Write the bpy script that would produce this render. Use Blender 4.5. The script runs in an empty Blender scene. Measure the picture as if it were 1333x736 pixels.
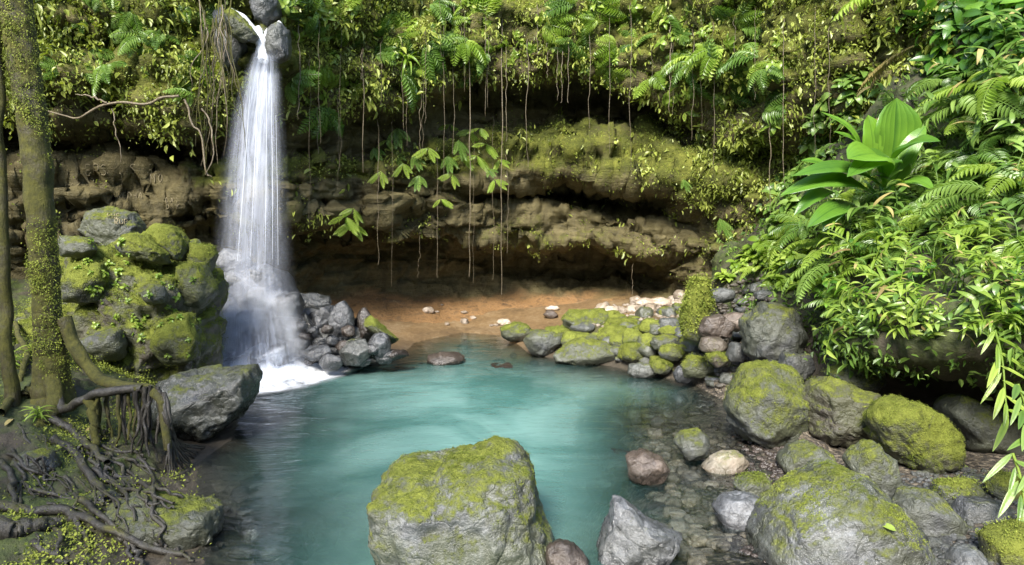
import bpy, bmesh, math, random
import numpy as np
from mathutils import Vector, Matrix
from mathutils.bvhtree import BVHTree

random.seed(7)
RNG = np.random.default_rng(11)
S = bpy.context.scene
COL = S.collection
R = math.radians

# ---------------------------------------------------------------- camera
CAM_H, FPX, CX, CY, PITCH = 2.5, 850.0, 666.5, 368.0, R(4.57)
cam_data = bpy.data.cameras.new('camera')
cam = bpy.data.objects.new('camera', cam_data)
COL.objects.link(cam)
cam.location = (0, 0, CAM_H)
cam.rotation_euler = (R(90) - PITCH, 0, 0)
cam_data.sensor_width = 36.0
cam_data.lens = 36.0 * FPX / 1333.0
cam_data.clip_end = 2000
S.camera = cam

# ---------------------------------------------------------------- world, sun, exposure
SUN_EL, SUN_AZ = R(42), R(-163)      # azimuth of the sun measured from +Y towards +X
world = bpy.data.worlds.new('World')
S.world = world
world.use_nodes = True
wn = world.node_tree
sky = wn.nodes.new('ShaderNodeTexSky')
sky.sky_type = 'NISHITA'
sky.sun_disc = False
sky.sun_elevation = SUN_EL
sky.sun_rotation = SUN_AZ
bg = wn.nodes['Background']
wn.links.new(sky.outputs['Color'], bg.inputs['Color'])
bg.inputs['Strength'].default_value = 0.06
sun_data = bpy.data.lights.new('sun', 'SUN')
sun_data.energy = 1.5
sun_data.angle = R(18.0)
sun_data.color = (1.0, 0.95, 0.86)
sun = bpy.data.objects.new('sun', sun_data)
COL.objects.link(sun)
sdir = Vector((math.sin(SUN_AZ) * math.cos(SUN_EL), math.cos(SUN_AZ) * math.cos(SUN_EL), math.sin(SUN_EL)))
sun.rotation_euler = (-sdir).to_track_quat('-Z', 'Y').to_euler()
sun.location = sdir * 60
S.view_settings.view_transform = 'Standard'
S.view_settings.look = 'None'
S.view_settings.gamma = 1.0
S.view_settings.exposure = 2.85
S.render.engine = 'CYCLES'
S.cycles.max_bounces = 6
S.cycles.diffuse_bounces = 3
S.cycles.glossy_bounces = 2
S.cycles.transmission_bounces = 4
S.cycles.transparent_max_bounces = 24
S.cycles.use_denoising = True

# ---------------------------------------------------------------- pixel -> place helpers (f in the photograph's pixels)
FW = Vector((0, math.cos(PITCH), -math.sin(PITCH)))
UP = Vector((0, math.sin(PITCH), math.cos(PITCH)))
def ray(px, py):
    return FW + Vector((1, 0, 0)) * ((px - CX) / FPX) - UP * ((py - CY) / FPX)
def at(px, py, D):
    d = ray(px, py)
    return Vector((0, 0, CAM_H)) + d * (D / d.y)
def on_z(px, py, z=0.0):
    d = ray(px, py)
    return Vector((0, 0, CAM_H)) + d * ((z - CAM_H) / d.z)
def at_np(px, py, D):
    ux = (px - CX) / FPX
    uy = (py - CY) / FPX
    dy = FW.y - UP.y * uy
    dz = FW.z - UP.z * uy
    k = D / dy
    return np.stack([ux * k, dy * k, CAM_H + dz * k], -1)

# ---------------------------------------------------------------- noise
def _hash(i, j, k, seed):
    h = (i.astype(np.int64) * 374761393 + j.astype(np.int64) * 668265263 + k.astype(np.int64) * 2147483647 + seed * 1274126177) & 0xffffffff
    h = ((h ^ (h >> 13)) * 1274126177) & 0xffffffff
    h = ((h ^ (h >> 16)) * 2246822519) & 0xffffffff
    return ((h ^ (h >> 15)) & 0xffffff) / float(0xffffff)
def vnoise(P, seed=0):
    P = np.asarray(P, dtype=np.float64)
    I = np.floor(P)
    f = P - I
    f = f * f * f * (f * (f * 6 - 15) + 10)
    i, j, k = I[..., 0], I[..., 1], I[..., 2]
    r = 0
    for a in (0, 1):
        wa = f[..., 0] if a else 1 - f[..., 0]
        for b in (0, 1):
            wb = f[..., 1] if b else 1 - f[..., 1]
            for c in (0, 1):
                wc = f[..., 2] if c else 1 - f[..., 2]
                r = r + wa * wb * wc * _hash(i + a, j + b, k + c, seed)
    return r * 2 - 1
def fbm(P, scale=1.0, octv=4, seed=0, gain=0.5, ridged=False):
    P = np.asarray(P, dtype=np.float64) * scale
    a, s, t = 1.0, 0.0, 0.0
    for o in range(octv):
        v = vnoise(P, seed + o * 17)
        if ridged:
            v = 1 - 2 * np.abs(v)
        s = s + a * v
        t += a
        a *= gain
        P = P * 2.03 + 13.7
    return s / t
def worley(P, scale=1.0, seed=0):
    P = np.asarray(P, float) * scale
    I = np.floor(P).astype(np.int64)
    f1 = np.full(P.shape[:-1], 1e9); f2 = f1.copy(); cid = f1.copy()
    for a in (-1, 0, 1):
        for b in (-1, 0, 1):
            for c in (-1, 0, 1):
                J = I + np.array([a, b, c])
                h = [_hash(J[..., 0], J[..., 1], J[..., 2], seed + q) for q in range(4)]
                d = np.sqrt((J[..., 0] + h[0] - P[..., 0]) ** 2 + (J[..., 1] + h[1] - P[..., 1]) ** 2 + (J[..., 2] + h[2] - P[..., 2]) ** 2)
                nw = d < f1
                f2 = np.where(nw, f1, np.minimum(f2, d))
                cid = np.where(nw, h[3], cid)
                f1 = np.where(nw, d, f1)
    return f1, f2, cid
def blocks(P, scale, seed, edge=0.12):
    """fractured rock: every block proud by its own amount, joints recessed"""
    f1, f2, cid = worley(P, scale, seed)
    return (cid - 0.5) - 0.55 * (1 - sstep(0, edge, f2 - f1))
def sstep(a, b, x):
    t = np.clip((x - a) / (b - a), 0, 1)
    return t * t * (3 - 2 * t)
def unit(v):
    return v / np.maximum(np.linalg.norm(v, axis=-1, keepdims=True), 1e-9)

# ---------------------------------------------------------------- mesh + object helpers
def np_mesh(name, V, F, mat=None, smooth=True, attrs=None):
    V = np.ascontiguousarray(V, dtype=np.float32).reshape(-1, 3)
    Fs = F if isinstance(F, list) else [F]
    Fs = [np.ascontiguousarray(f, dtype=np.int32) for f in Fs if len(f)]
    me = bpy.data.meshes.new(name)
    me.vertices.add(len(V))
    me.vertices.foreach_set('co', V.ravel())
    nl = sum(f.size for f in Fs)
    npoly = sum(len(f) for f in Fs)
    me.loops.add(nl)
    me.polygons.add(npoly)
    me.loops.foreach_set('vertex_index', np.concatenate([f.ravel() for f in Fs]))
    tot = np.concatenate([np.full(len(f), f.shape[1], np.int32) for f in Fs])
    st = np.concatenate([[0], np.cumsum(tot)[:-1]]).astype(np.int32)
    me.polygons.foreach_set('loop_start', st)
    me.polygons.foreach_set('loop_total', tot)
    me.polygons.foreach_set('use_smooth', np.full(npoly, smooth, bool))
    for k, v in (attrs or {}).items():
        at_ = me.attributes.new(k, 'FLOAT', 'POINT')
        at_.data.foreach_set('value', np.ascontiguousarray(v, dtype=np.float32))
    me.update(calc_edges=True)
    me.validate()
    if mat:
        me.materials.append(mat)
    return me
def join(parts):
    Vs, Fs, n = [], [], 0
    for V, F in parts:
        Vs.append(V); Fs.append(F + n); n += len(V)
    return np.concatenate(Vs), np.concatenate(Fs)
def link(name, me, parent=None):
    o = bpy.data.objects.new(name, me)
    COL.objects.link(o)
    if parent:
        o.parent = parent
    return o
def tag(o, label=None, cat=None, group=None, kind=None):
    if label: o['label'] = label
    if cat: o['category'] = cat
    if group: o['group'] = group
    if kind: o['kind'] = kind
    return o
def empty(name, loc, label=None, cat=None, group=None):
    o = bpy.data.objects.new(name, None)
    COL.objects.link(o)
    o.location = loc
    o.empty_display_size = 0.1
    return tag(o, label, cat, group)
def copy_thing(o, mw, label=None, group=None):
    c = o.copy()
    COL.objects.link(c)
    c.matrix_world = mw
    if label: c['label'] = label
    if group: c['group'] = group
    for ch in list(o.children):
        d = ch.copy()
        COL.objects.link(d)
        d.parent = c
    return c
def basis(z, yaw=0.0, scale=1.0, loc=(0, 0, 0)):
    z = Vector(z).normalized()
    x = Vector((1, 0, 0)) if abs(z.x) < 0.9 else Vector((0, 1, 0))
    x = (x - z * x.dot(z)).normalized()
    y = z.cross(x)
    m = Matrix(((x.x, y.x, z.x), (x.y, y.y, z.y), (x.z, y.z, z.z))) @ Matrix.Rotation(yaw, 3, 'Z') * scale
    m = m.to_4x4()
    m.translation = loc
    return m

# ---------------------------------------------------------------- node helper
class NT:
    def __init__(self, name):
        self.m = bpy.data.materials.new(name)
        self.m.use_nodes = True
        self.t = self.m.node_tree
        self.t.nodes.clear()
        self.out = self.t.nodes.new('ShaderNodeOutputMaterial')
    def n(self, typ, ins=None, **props):
        nd = self.t.nodes.new('ShaderNode' + typ)
        for k, v in props.items():
            setattr(nd, k, v)
        for k, v in (ins or {}).items():
            self.set(nd.inputs[k], v)
        return nd
    def set(self, sock, v):
        if isinstance(v, bpy.types.NodeSocket):
            self.t.links.new(v, sock)
        elif isinstance(v, bpy.types.Node):
            self.t.links.new(v.outputs[0], sock)
        elif isinstance(v, (tuple, list)) and len(v) == 3 and sock.type == 'RGBA':
            sock.default_value = (*v, 1)
        else:
            sock.default_value = v
    def math(self, op, a, b=0.0, c=None, clamp=False):
        ins = {0: a, 1: b}
        if c is not None: ins[2] = c
        return self.n('Math', ins, operation=op, use_clamp=clamp).outputs[0]
    def mix(self, f, a, b, mode='MIX'):
        nd = self.n('Mix', None, data_type='RGBA', blend_type=mode)
        self.set(nd.inputs[0], f); self.set(nd.inputs[6], a); self.set(nd.inputs[7], b)
        return nd.outputs[2]
    def noise(self, vec, scale, detail=4, rough=0.55, dist=0.0):
        return self.n('TexNoise', {'Vector': vec, 'Scale': scale, 'Detail': detail, 'Roughness': rough, 'Distortion': dist}).outputs[0]
    def ramp(self, f, stops):
        nd = self.n('ValToRGB', {0: f})
        e = nd.color_ramp.elements
        while len(e) < len(stops): e.new(0.5)
        for i, (p, c) in enumerate(stops):
            e[i].position = p
            e[i].color = (*c, 1) if len(c) == 3 else c
        return nd.outputs[0]
    def rng(self, v, a, b, c=0.0, d=1.0):
        return self.n('MapRange', {0: v, 1: a, 2: b, 3: c, 4: d}, interpolation_type='SMOOTHSTEP').outputs[0]
    def attr(self, name):
        return self.n('Attribute', None, attribute_name=name).outputs['Fac']
    def bump(self, h, strength=0.5, dist=0.02, normal=None):
        ins = {'Strength': strength, 'Distance': dist, 'Height': h}
        if normal is not None: ins['Normal'] = normal
        return self.n('Bump', ins).outputs[0]
    def done(self, shader):
        self.set(self.out.inputs['Surface'], shader)
        return self.m

def rock_material(name, dark, mid, light, moss_lo, moss_hi):
    """object colour: r = moss cover, g = tone, b = wetness"""
    k = NT(name)
    tc = k.n('TexCoord').outputs['Object']
    oi = k.n('ObjectInfo')
    rnd = oi.outputs['Random']
    sep = k.n('SeparateColor', {0: oi.outputs['Color']})
    moss_p, tone, wet = sep.outputs[0], sep.outputs[1], sep.outputs[2]
    off = k.n('VectorMath', {0: tc, 1: k.n('CombineXYZ', {0: k.math('MULTIPLY', rnd, 31.0), 1: rnd, 2: k.math('MULTIPLY', rnd, 17.0)}).outputs[0]}, operation='ADD').outputs[0]
    big = k.noise(off, 2.2, 5, 0.6, 0.4)
    fine = k.noise(off, 16.0, 6, 0.65)
    grain = k.noise(off, 70.0, 3, 0.6)
    crack = k.n('TexVoronoi', {'Vector': k.n('VectorMath', {0: off, 1: k.n('VectorMath', {0: k.n('TexNoise', {'Vector': off, 'Scale': 3.0, 'Detail': 3}).outputs['Color'], 'Scale': 0.35}, operation='SCALE').outputs[0]}, operation='ADD').outputs[0], 'Scale': 3.2}, feature='DISTANCE_TO_EDGE').outputs[0]
    crk = k.rng(crack, 0.0, 0.05)
    v = k.math('ADD', k.math('MULTIPLY', big, 0.65), k.math('MULTIPLY', fine, 0.4))
    base = k.ramp(v, [(0.28, dark), (0.5, mid), (0.74, light)])
    lich = k.rng(k.noise(off, 7.0, 5, 0.7), 0.60, 0.72)
    base = k.mix(k.math('MULTIPLY', lich, 0.30), base, light)
    base = k.mix(1.0, base, k.n('CombineColor', {0: tone, 1: tone, 2: tone}).outputs[0], 'MULTIPLY')
    base = k.mix(k.math('MULTIPLY', k.math('SUBTRACT', 1.0, crk), 0.22), base, dark)
    geo = k.n('NewGeometry')
    nz = k.n('SeparateXYZ', {0: geo.outputs['Normal']}).outputs[2]
    pz = k.n('SeparateXYZ', {0: geo.outputs['Position']}).outputs[2]
    mn = k.math('ADD', k.math('MULTIPLY', k.noise(off, 3.0, 6, 0.68), 1.5), k.math('MULTIPLY', k.noise(off, 22.0, 4, 0.7), 0.75))
    ms = k.math('ADD', k.math('ADD', mn, k.math('MULTIPLY', nz, 0.42)), k.math('MULTIPLY', moss_p, 1.1))
    above = k.rng(pz, 0.03, 0.22)
    mf = k.math('MULTIPLY', k.math('MULTIPLY', k.rng(ms, 1.66, 2.06), above), k.rng(moss_p, 0.0, 0.12))
    mcol = k.ramp(k.math('ADD', k.math('MULTIPLY', k.noise(off, 9.0, 5, 0.7), 0.6), k.math('MULTIPLY', k.noise(off, 60.0, 3, 0.7), 0.45)), [(0.3, moss_lo), (0.72, moss_hi)])
    alg = k.math('MULTIPLY', k.rng(k.noise(off, 1.7, 5, 0.65), 0.30, 0.56), k.math('MULTIPLY', moss_p, 1.9, clamp=True), clamp=True)
    base = k.mix(k.math('MULTIPLY', alg, 0.88), base, k.mix(v, (0.016, 0.018, 0.007), (0.105, 0.115, 0.052)))
    col = k.mix(mf, base, mcol)
    rgh = k.math('SUBTRACT', k.math('ADD', 0.52, k.math('MULTIPLY', fine, 0.22)), k.math('MULTIPLY', wet, 0.40))
    rgh = k.math('ADD', rgh, k.math('MULTIPLY', mf, 0.45), clamp=True)
    lowwet = k.rng(pz, 0.12, 0.02)
    rgh = k.math('MULTIPLY', rgh, k.math('SUBTRACT', 1.0, k.math('MULTIPLY', lowwet, 0.5)))
    col = k.mix(k.math('MULTIPLY', lowwet, 0.45), col, k.mix(1.0, col, (0.35, 0.33, 0.36), 'MULTIPLY'))
    hh = k.math('ADD', k.math('MULTIPLY', fine, 0.7), k.math('MULTIPLY', grain, 0.22))
    hh = k.math('ADD', hh, k.math('MULTIPLY', crk, 0.12))
    hh = k.math('ADD', hh, k.math('MULTIPLY', mf, k.math('ADD', 0.25, k.math('MULTIPLY', grain, 0.7))))
    nb = k.bump(hh, 0.85, 0.045)
    bs = k.n('BsdfPrincipled', {'Base Color': col, 'Roughness': rgh, 'Normal': nb, 'Specular IOR Level': k.math('SUBTRACT', 0.75, k.math('MULTIPLY', mf, 0.6))})
    return k.done(bs.outputs[0])

MOSS_LO, MOSS_HI = (0.032, 0.044, 0.007), (0.235, 0.260, 0.048)
M_ROCK = rock_material('wet_rock', (0.010, 0.011, 0.012), (0.046, 0.048, 0.051), (0.155, 0.16, 0.168), MOSS_LO, MOSS_HI)
M_BROWN = rock_material('brown_rock', (0.012, 0.009, 0.007), (0.050, 0.038, 0.030), (0.14, 0.112, 0.09), MOSS_LO, MOSS_HI)
M_PALE = rock_material('pale_rock', (0.07, 0.055, 0.04), (0.25, 0.20, 0.15), (0.45, 0.40, 0.34), MOSS_LO, MOSS_HI)

def cliff_material():
    k = NT('cliff_rock')
    P = k.n('NewGeometry').outputs['Position']
    nrm = k.n('NewGeometry').outputs['Normal']
    nz = k.n('SeparateXYZ', {0: nrm}).outputs[2]
    moss_a, sand_a = k.attr('moss'), k.attr('sand')
    st = k.n('Mapping', {'Vector': P, 'Scale': (0.35, 0.35, 3.0)}).outputs[0]
    strat = k.noise(st, 1.6, 6, 0.65, 0.6)
    big = k.noise(P, 0.9, 5, 0.6, 0.3)
    fine = k.noise(P, 9.0, 6, 0.68)
    grain = k.noise(P, 45.0, 3, 0.65)
    v = k.math('ADD', k.math('ADD', k.math('MULTIPLY', strat, 0.4), k.math('MULTIPLY', big, 0.35)), k.math('MULTIPLY', fine, 0.3))
    rock = k.ramp(v, [(0.32, (0.020, 0.017, 0.008)), (0.5, (0.085, 0.070, 0.028)), (0.66, (0.17, 0.142, 0.066)), (0.8, (0.27, 0.23, 0.125))])
    stain = k.rng(k.noise(k.n('Mapping', {'Vector': P, 'Scale': (2.2, 2.2, 0.25)}).outputs[0], 1.6, 4, 0.6), 0.5, 0.68)
    rock = k.mix(k.math('MULTIPLY', stain, 0.35), rock, (0.035, 0.028, 0.018))
    sand = k.ramp(k.math('ADD', k.math('MULTIPLY', strat, 0.6), k.math('MULTIPLY', fine, 0.4)), [(0.36, (0.05, 0.032, 0.018)), (0.48, (0.24, 0.135, 0.055)), (0.58, (0.11, 0.07, 0.036)), (0.68, (0.34, 0.24, 0.13))])
    rock = k.mix(sand_a, rock, sand)
    mn = k.math('ADD', k.noise(P, 2.2, 6, 0.7), k.math('MULTIPLY', fine, 0.5))
    mf = k.rng(k.math('ADD', k.math('ADD', mn, k.math('MULTIPLY', nz, 0.12)), k.math('MULTIPLY', moss_a, 0.75)), 1.08, 1.5)
    mcol = k.ramp(k.math('ADD', k.math('MULTIPLY', k.noise(P, 2.3, 6, 0.72), 0.7), k.math('MULTIPLY', grain, 0.3)), [(0.3, (0.020, 0.026, 0.005)), (0.5, (0.075, 0.082, 0.012)), (0.68, (0.19, 0.195, 0.030))])
    col = k.mix(mf, rock, mcol)
    hh = k.math('ADD', k.math('MULTIPLY', fine, 0.6), k.math('ADD', k.math('MULTIPLY', grain, 0.18), k.math('MULTIPLY', strat, 0.9)))
    nb = k.bump(hh, 0.9, 0.10)
    bs = k.n('BsdfPrincipled', {'Base Color': col, 'Roughness': k.math('ADD', 0.62, k.math('MULTIPLY', mf, 0.3)), 'Normal': nb, 'Specular IOR Level': 0.3})
    return k.done(bs.outputs[0])
M_CLIFF = cliff_material()

def ground_material():
    k = NT('bed_ground')
    P = k.n('NewGeometry').outputs['Position']
    sand_a, moss_a = k.attr('sand'), k.attr('moss')
    a = k.noise(P, 1.3, 5, 0.6)
    b = k.noise(P, 11.0, 5, 0.7)
    vor = k.n('TexVoronoi', {'Vector': P, 'Scale': 30.0, 'Randomness': 1.0})
    cell = k.n('SeparateColor', {0: vor.outputs['Color']}).outputs[0]
    peb = k.ramp(cell, [(0.0, (0.015, 0.013, 0.012)), (0.4, (0.045, 0.037, 0.028)), (0.75, (0.10, 0.08, 0.055)), (1.0, (0.19, 0.16, 0.12))])
    mud = k.ramp(k.math('ADD', k.math('MULTIPLY', a, 0.6), k.math('MULTIPLY', b, 0.4)), [(0.3, (0.014, 0.011, 0.007)), (0.7, (0.065, 0.052, 0.033))])
    sand = k.ramp(k.math('ADD', k.math('MULTIPLY', a, 0.5), k.math('MULTIPLY', b, 0.5)), [(0.3, (0.060, 0.036, 0.014)), (0.5, (0.155, 0.095, 0.038)), (0.7, (0.25, 0.185, 0.105))])
    soil = k.mix(k.math('MULTIPLY', k.attr('pebble'), 0.9), mud, peb)
    soil = k.mix(sand_a, soil, sand)
    mcol = k.ramp(b, [(0.3, (0.012, 0.020, 0.004)), (0.7, (0.060, 0.080, 0.012))])
    mf = k.math('MULTIPLY', moss_a, k.rng(k.noise(P, 1.7, 6, 0.7), 0.36, 0.56))
    col = k.mix(mf, soil, mcol)
    dist = vor.outputs['Distance']
    hh = k.math('ADD', b, k.math('MULTIPLY', k.math('MULTIPLY', k.math('SUBTRACT', 1.0, dist), k.attr('pebble')), 0.7))
    bs = k.n('BsdfPrincipled', {'Base Color': col, 'Roughness': 0.75, 'Normal': k.bump(hh, 0.8, 0.04)})
    return k.done(bs.outputs[0])
M_GROUND = ground_material()

def leaf_material(name, lo, mid, hi, trans=0.30, gloss=0.38, spec=0.5):
    k = NT(name)
    P = k.n('NewGeometry').outputs['Position']
    rnd = k.n('ObjectInfo').outputs['Random']
    tint = k.attr('tint')
    v = k.math('ADD', k.math('ADD', k.math('MULTIPLY', tint, 0.62), k.math('MULTIPLY', rnd, 0.18)), k.math('MULTIPLY', k.noise(P, 1.4, 3, 0.6), 0.35))
    col = k.ramp(v, [(0.12, lo), (0.5, mid), (0.92, hi)])
    nb = k.bump(k.noise(P, 55.0, 3, 0.6), 0.25, 0.01)
    bs = k.n('BsdfPrincipled', {'Base Color': col, 'Roughness': gloss, 'Specular IOR Level': spec, 'Normal': nb})
    tcol = k.mix(1.0, col, (1.25, 1.35, 0.5), 'MULTIPLY')
    tr = k.n('BsdfTranslucent', {'Color': tcol})
    mx = k.n('MixShader', {0: trans, 1: bs.outputs[0], 2: tr.outputs[0]})
    return k.done(mx.outputs[0])
M_LEAF = leaf_material('cliff_leaf', (0.030, 0.044, 0.007), (0.155, 0.190, 0.026), (0.40, 0.45, 0.10))
M_FERN = leaf_material('fern_leaf', (0.030, 0.065, 0.010), (0.095, 0.180, 0.030), (0.24, 0.35, 0.08), 0.34, 0.33)
M_LIME = leaf_material('lime_leaf', (0.055, 0.090, 0.010), (0.165, 0.265, 0.030), (0.37, 0.47, 0.09), 0.40, 0.34)
M_BROAD = leaf_material('broad_leaf', (0.020, 0.060, 0.012), (0.07, 0.175, 0.022), (0.25, 0.46, 0.045), 0.42, 0.30, 0.6)
M_MOSS = leaf_material('moss_blade', (0.030, 0.048, 0.006), (0.14, 0.175, 0.026), (0.32, 0.36, 0.065), 0.2, 0.7, 0.2)
M_DRY = leaf_material('dry_leaf', (0.06, 0.045, 0.016), (0.17, 0.13, 0.045), (0.33, 0.27, 0.10), 0.2, 0.6, 0.3)

def bark_material(name, dark, mid, moss_amt):
    k = NT(name)
    P = k.n('TexCoord').outputs['Object']
    geo = k.n('NewGeometry')
    nz = k.n('SeparateXYZ', {0: geo.outputs['Normal']}).outputs[2]
    st = k.n('Mapping', {'Vector': P, 'Scale': (3.0, 3.0, 0.6)}).outputs[0]
    a = k.noise(st, 5.0, 6, 0.7, 0.5)
    b = k.noise(P, 30.0, 4, 0.7)
    col = k.ramp(k.math('ADD', k.math('MULTIPLY', a, 0.7), k.math('MULTIPLY', b, 0.3)), [(0.3, dark), (0.7, mid)])
    mf = k.rng(k.math('ADD', k.math('ADD', k.noise(P, 3.5, 6, 0.7), k.math('MULTIPLY', nz, 0.12)), moss_amt), 0.50, 0.75)
    mc = k.ramp(k.math('ADD', k.math('MULTIPLY', k.noise(P, 8.0, 4, 0.7), 0.6), k.math('MULTIPLY', b, 0.4)), [(0.3, (0.014, 0.016, 0.003)), (0.7, (0.105, 0.100, 0.014))])
    col = k.mix(mf, col, mc)
    bs = k.n('BsdfPrincipled', {'Base Color': col, 'Roughness': k.math('ADD', 0.42, k.math('MULTIPLY', mf, 0.5)), 'Normal': k.bump(k.math('ADD', a, k.math('MULTIPLY', b, 0.4)), 0.8, 0.03)})
    return k.done(bs.outputs[0])
M_TRUNK = bark_material('mossy_bark', (0.014, 0.011, 0.006), (0.06, 0.048, 0.024), 0.19)
M_ROOT = bark_material('wet_root', (0.012, 0.011, 0.010), (0.070, 0.064, 0.054), -0.06)
M_AERIAL = bark_material('aerial_root', (0.06, 0.045, 0.026), (0.21, 0.17, 0.105), -0.22)

# ---------------------------------------------------------------- lofted rock faces (cliff, banks)
def loft(cols, nu, seg_counts, smooth_u=4, smooth_v=1, jag=None):
    px = np.array([c[0] for c in cols], float)
    K = len(cols[0][1])
    A = np.array([[(p[0], p[1]) for p in c[1]] for c in cols], float)      # C,K,2
    u = np.linspace(px[0], px[-1], nu)
    B = np.zeros((nu, K, 2))
    for k in range(K):
        for q in range(2):
            B[:, k, q] = np.interp(u, px, A[:, k, q])
    for _ in range(smooth_u * 6):
        B[1:-1] = 0.25 * B[:-2] + 0.5 * B[1:-1] + 0.25 * B[2:]
    if jag:
        for k_ in range(K):
            wk = jag[k_]
            q = np.stack([u / 42.0, np.full(nu, k_ * 0.35), np.zeros(nu)], -1)
            B[:, k_, 1] += wk * 0.55 * fbm(q, 1.0, 4, 811, 0.6)
            B[:, k_, 0] += wk * 13.0 * fbm(q + 31.7, 1.0, 4, 823, 0.6)
    C = at_np(np.repeat(u[:, None], K, 1), B[..., 0], B[..., 1])           # nu,K,3
    rows, vpar = [], []
    for k in range(K - 1):
        n = seg_counts[k]
        for i in range(n):
            t = i / n
            rows.append(C[:, k] * (1 - t) + C[:, k + 1] * t)
            vpar.append(k + t)
    rows.append(C[:, -1]); vpar.append(K - 1.0)
    G = np.stack(rows, 1)                                                   # nu,nv,3
    for _ in range(smooth_v * 4):
        G[:, 1:-1] = 0.25 * G[:, :-2] + 0.5 * G[:, 1:-1] + 0.25 * G[:, 2:]
    return G, u, np.array(vpar)
def grid_normals(G):
    du = np.gradient(G, axis=0)
    dv = np.gradient(G, axis=1)
    return unit(np.cross(du, dv))
def grid_faces(nu, nv):
    i = np.arange(nu - 1)[:, None] * nv + np.arange(nv - 1)[None]
    return np.stack([i, i + nv, i + nv + 1, i + 1], -1).reshape(-1, 4)
BVHS = []
def add_bvh(V, F):
    BVHS.append(BVHTree.FromPolygons([tuple(v) for v in np.asarray(V).reshape(-1, 3)], [tuple(int(q) for q in f) for f in F]))
def hit(px, py, default_D=9.0, want_normal=False, only=None):
    o = Vector((0, 0, CAM_H)); d = ray(px, py).normalized()
    best = None
    for b in (only or BVHS):
        h = b.ray_cast(o, d)
        if h[0] is not None and (best is None or h[3] < best[3]):
            best = h
    if best is None:
        p = at(px, py, default_D)
        return (p, Vector((0, -1, 0.3)).normalized()) if want_normal else p
    n = best[1]
    if n.dot(d) > 0: n = -n
    return (best[0], n) if want_normal else best[0]

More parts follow.
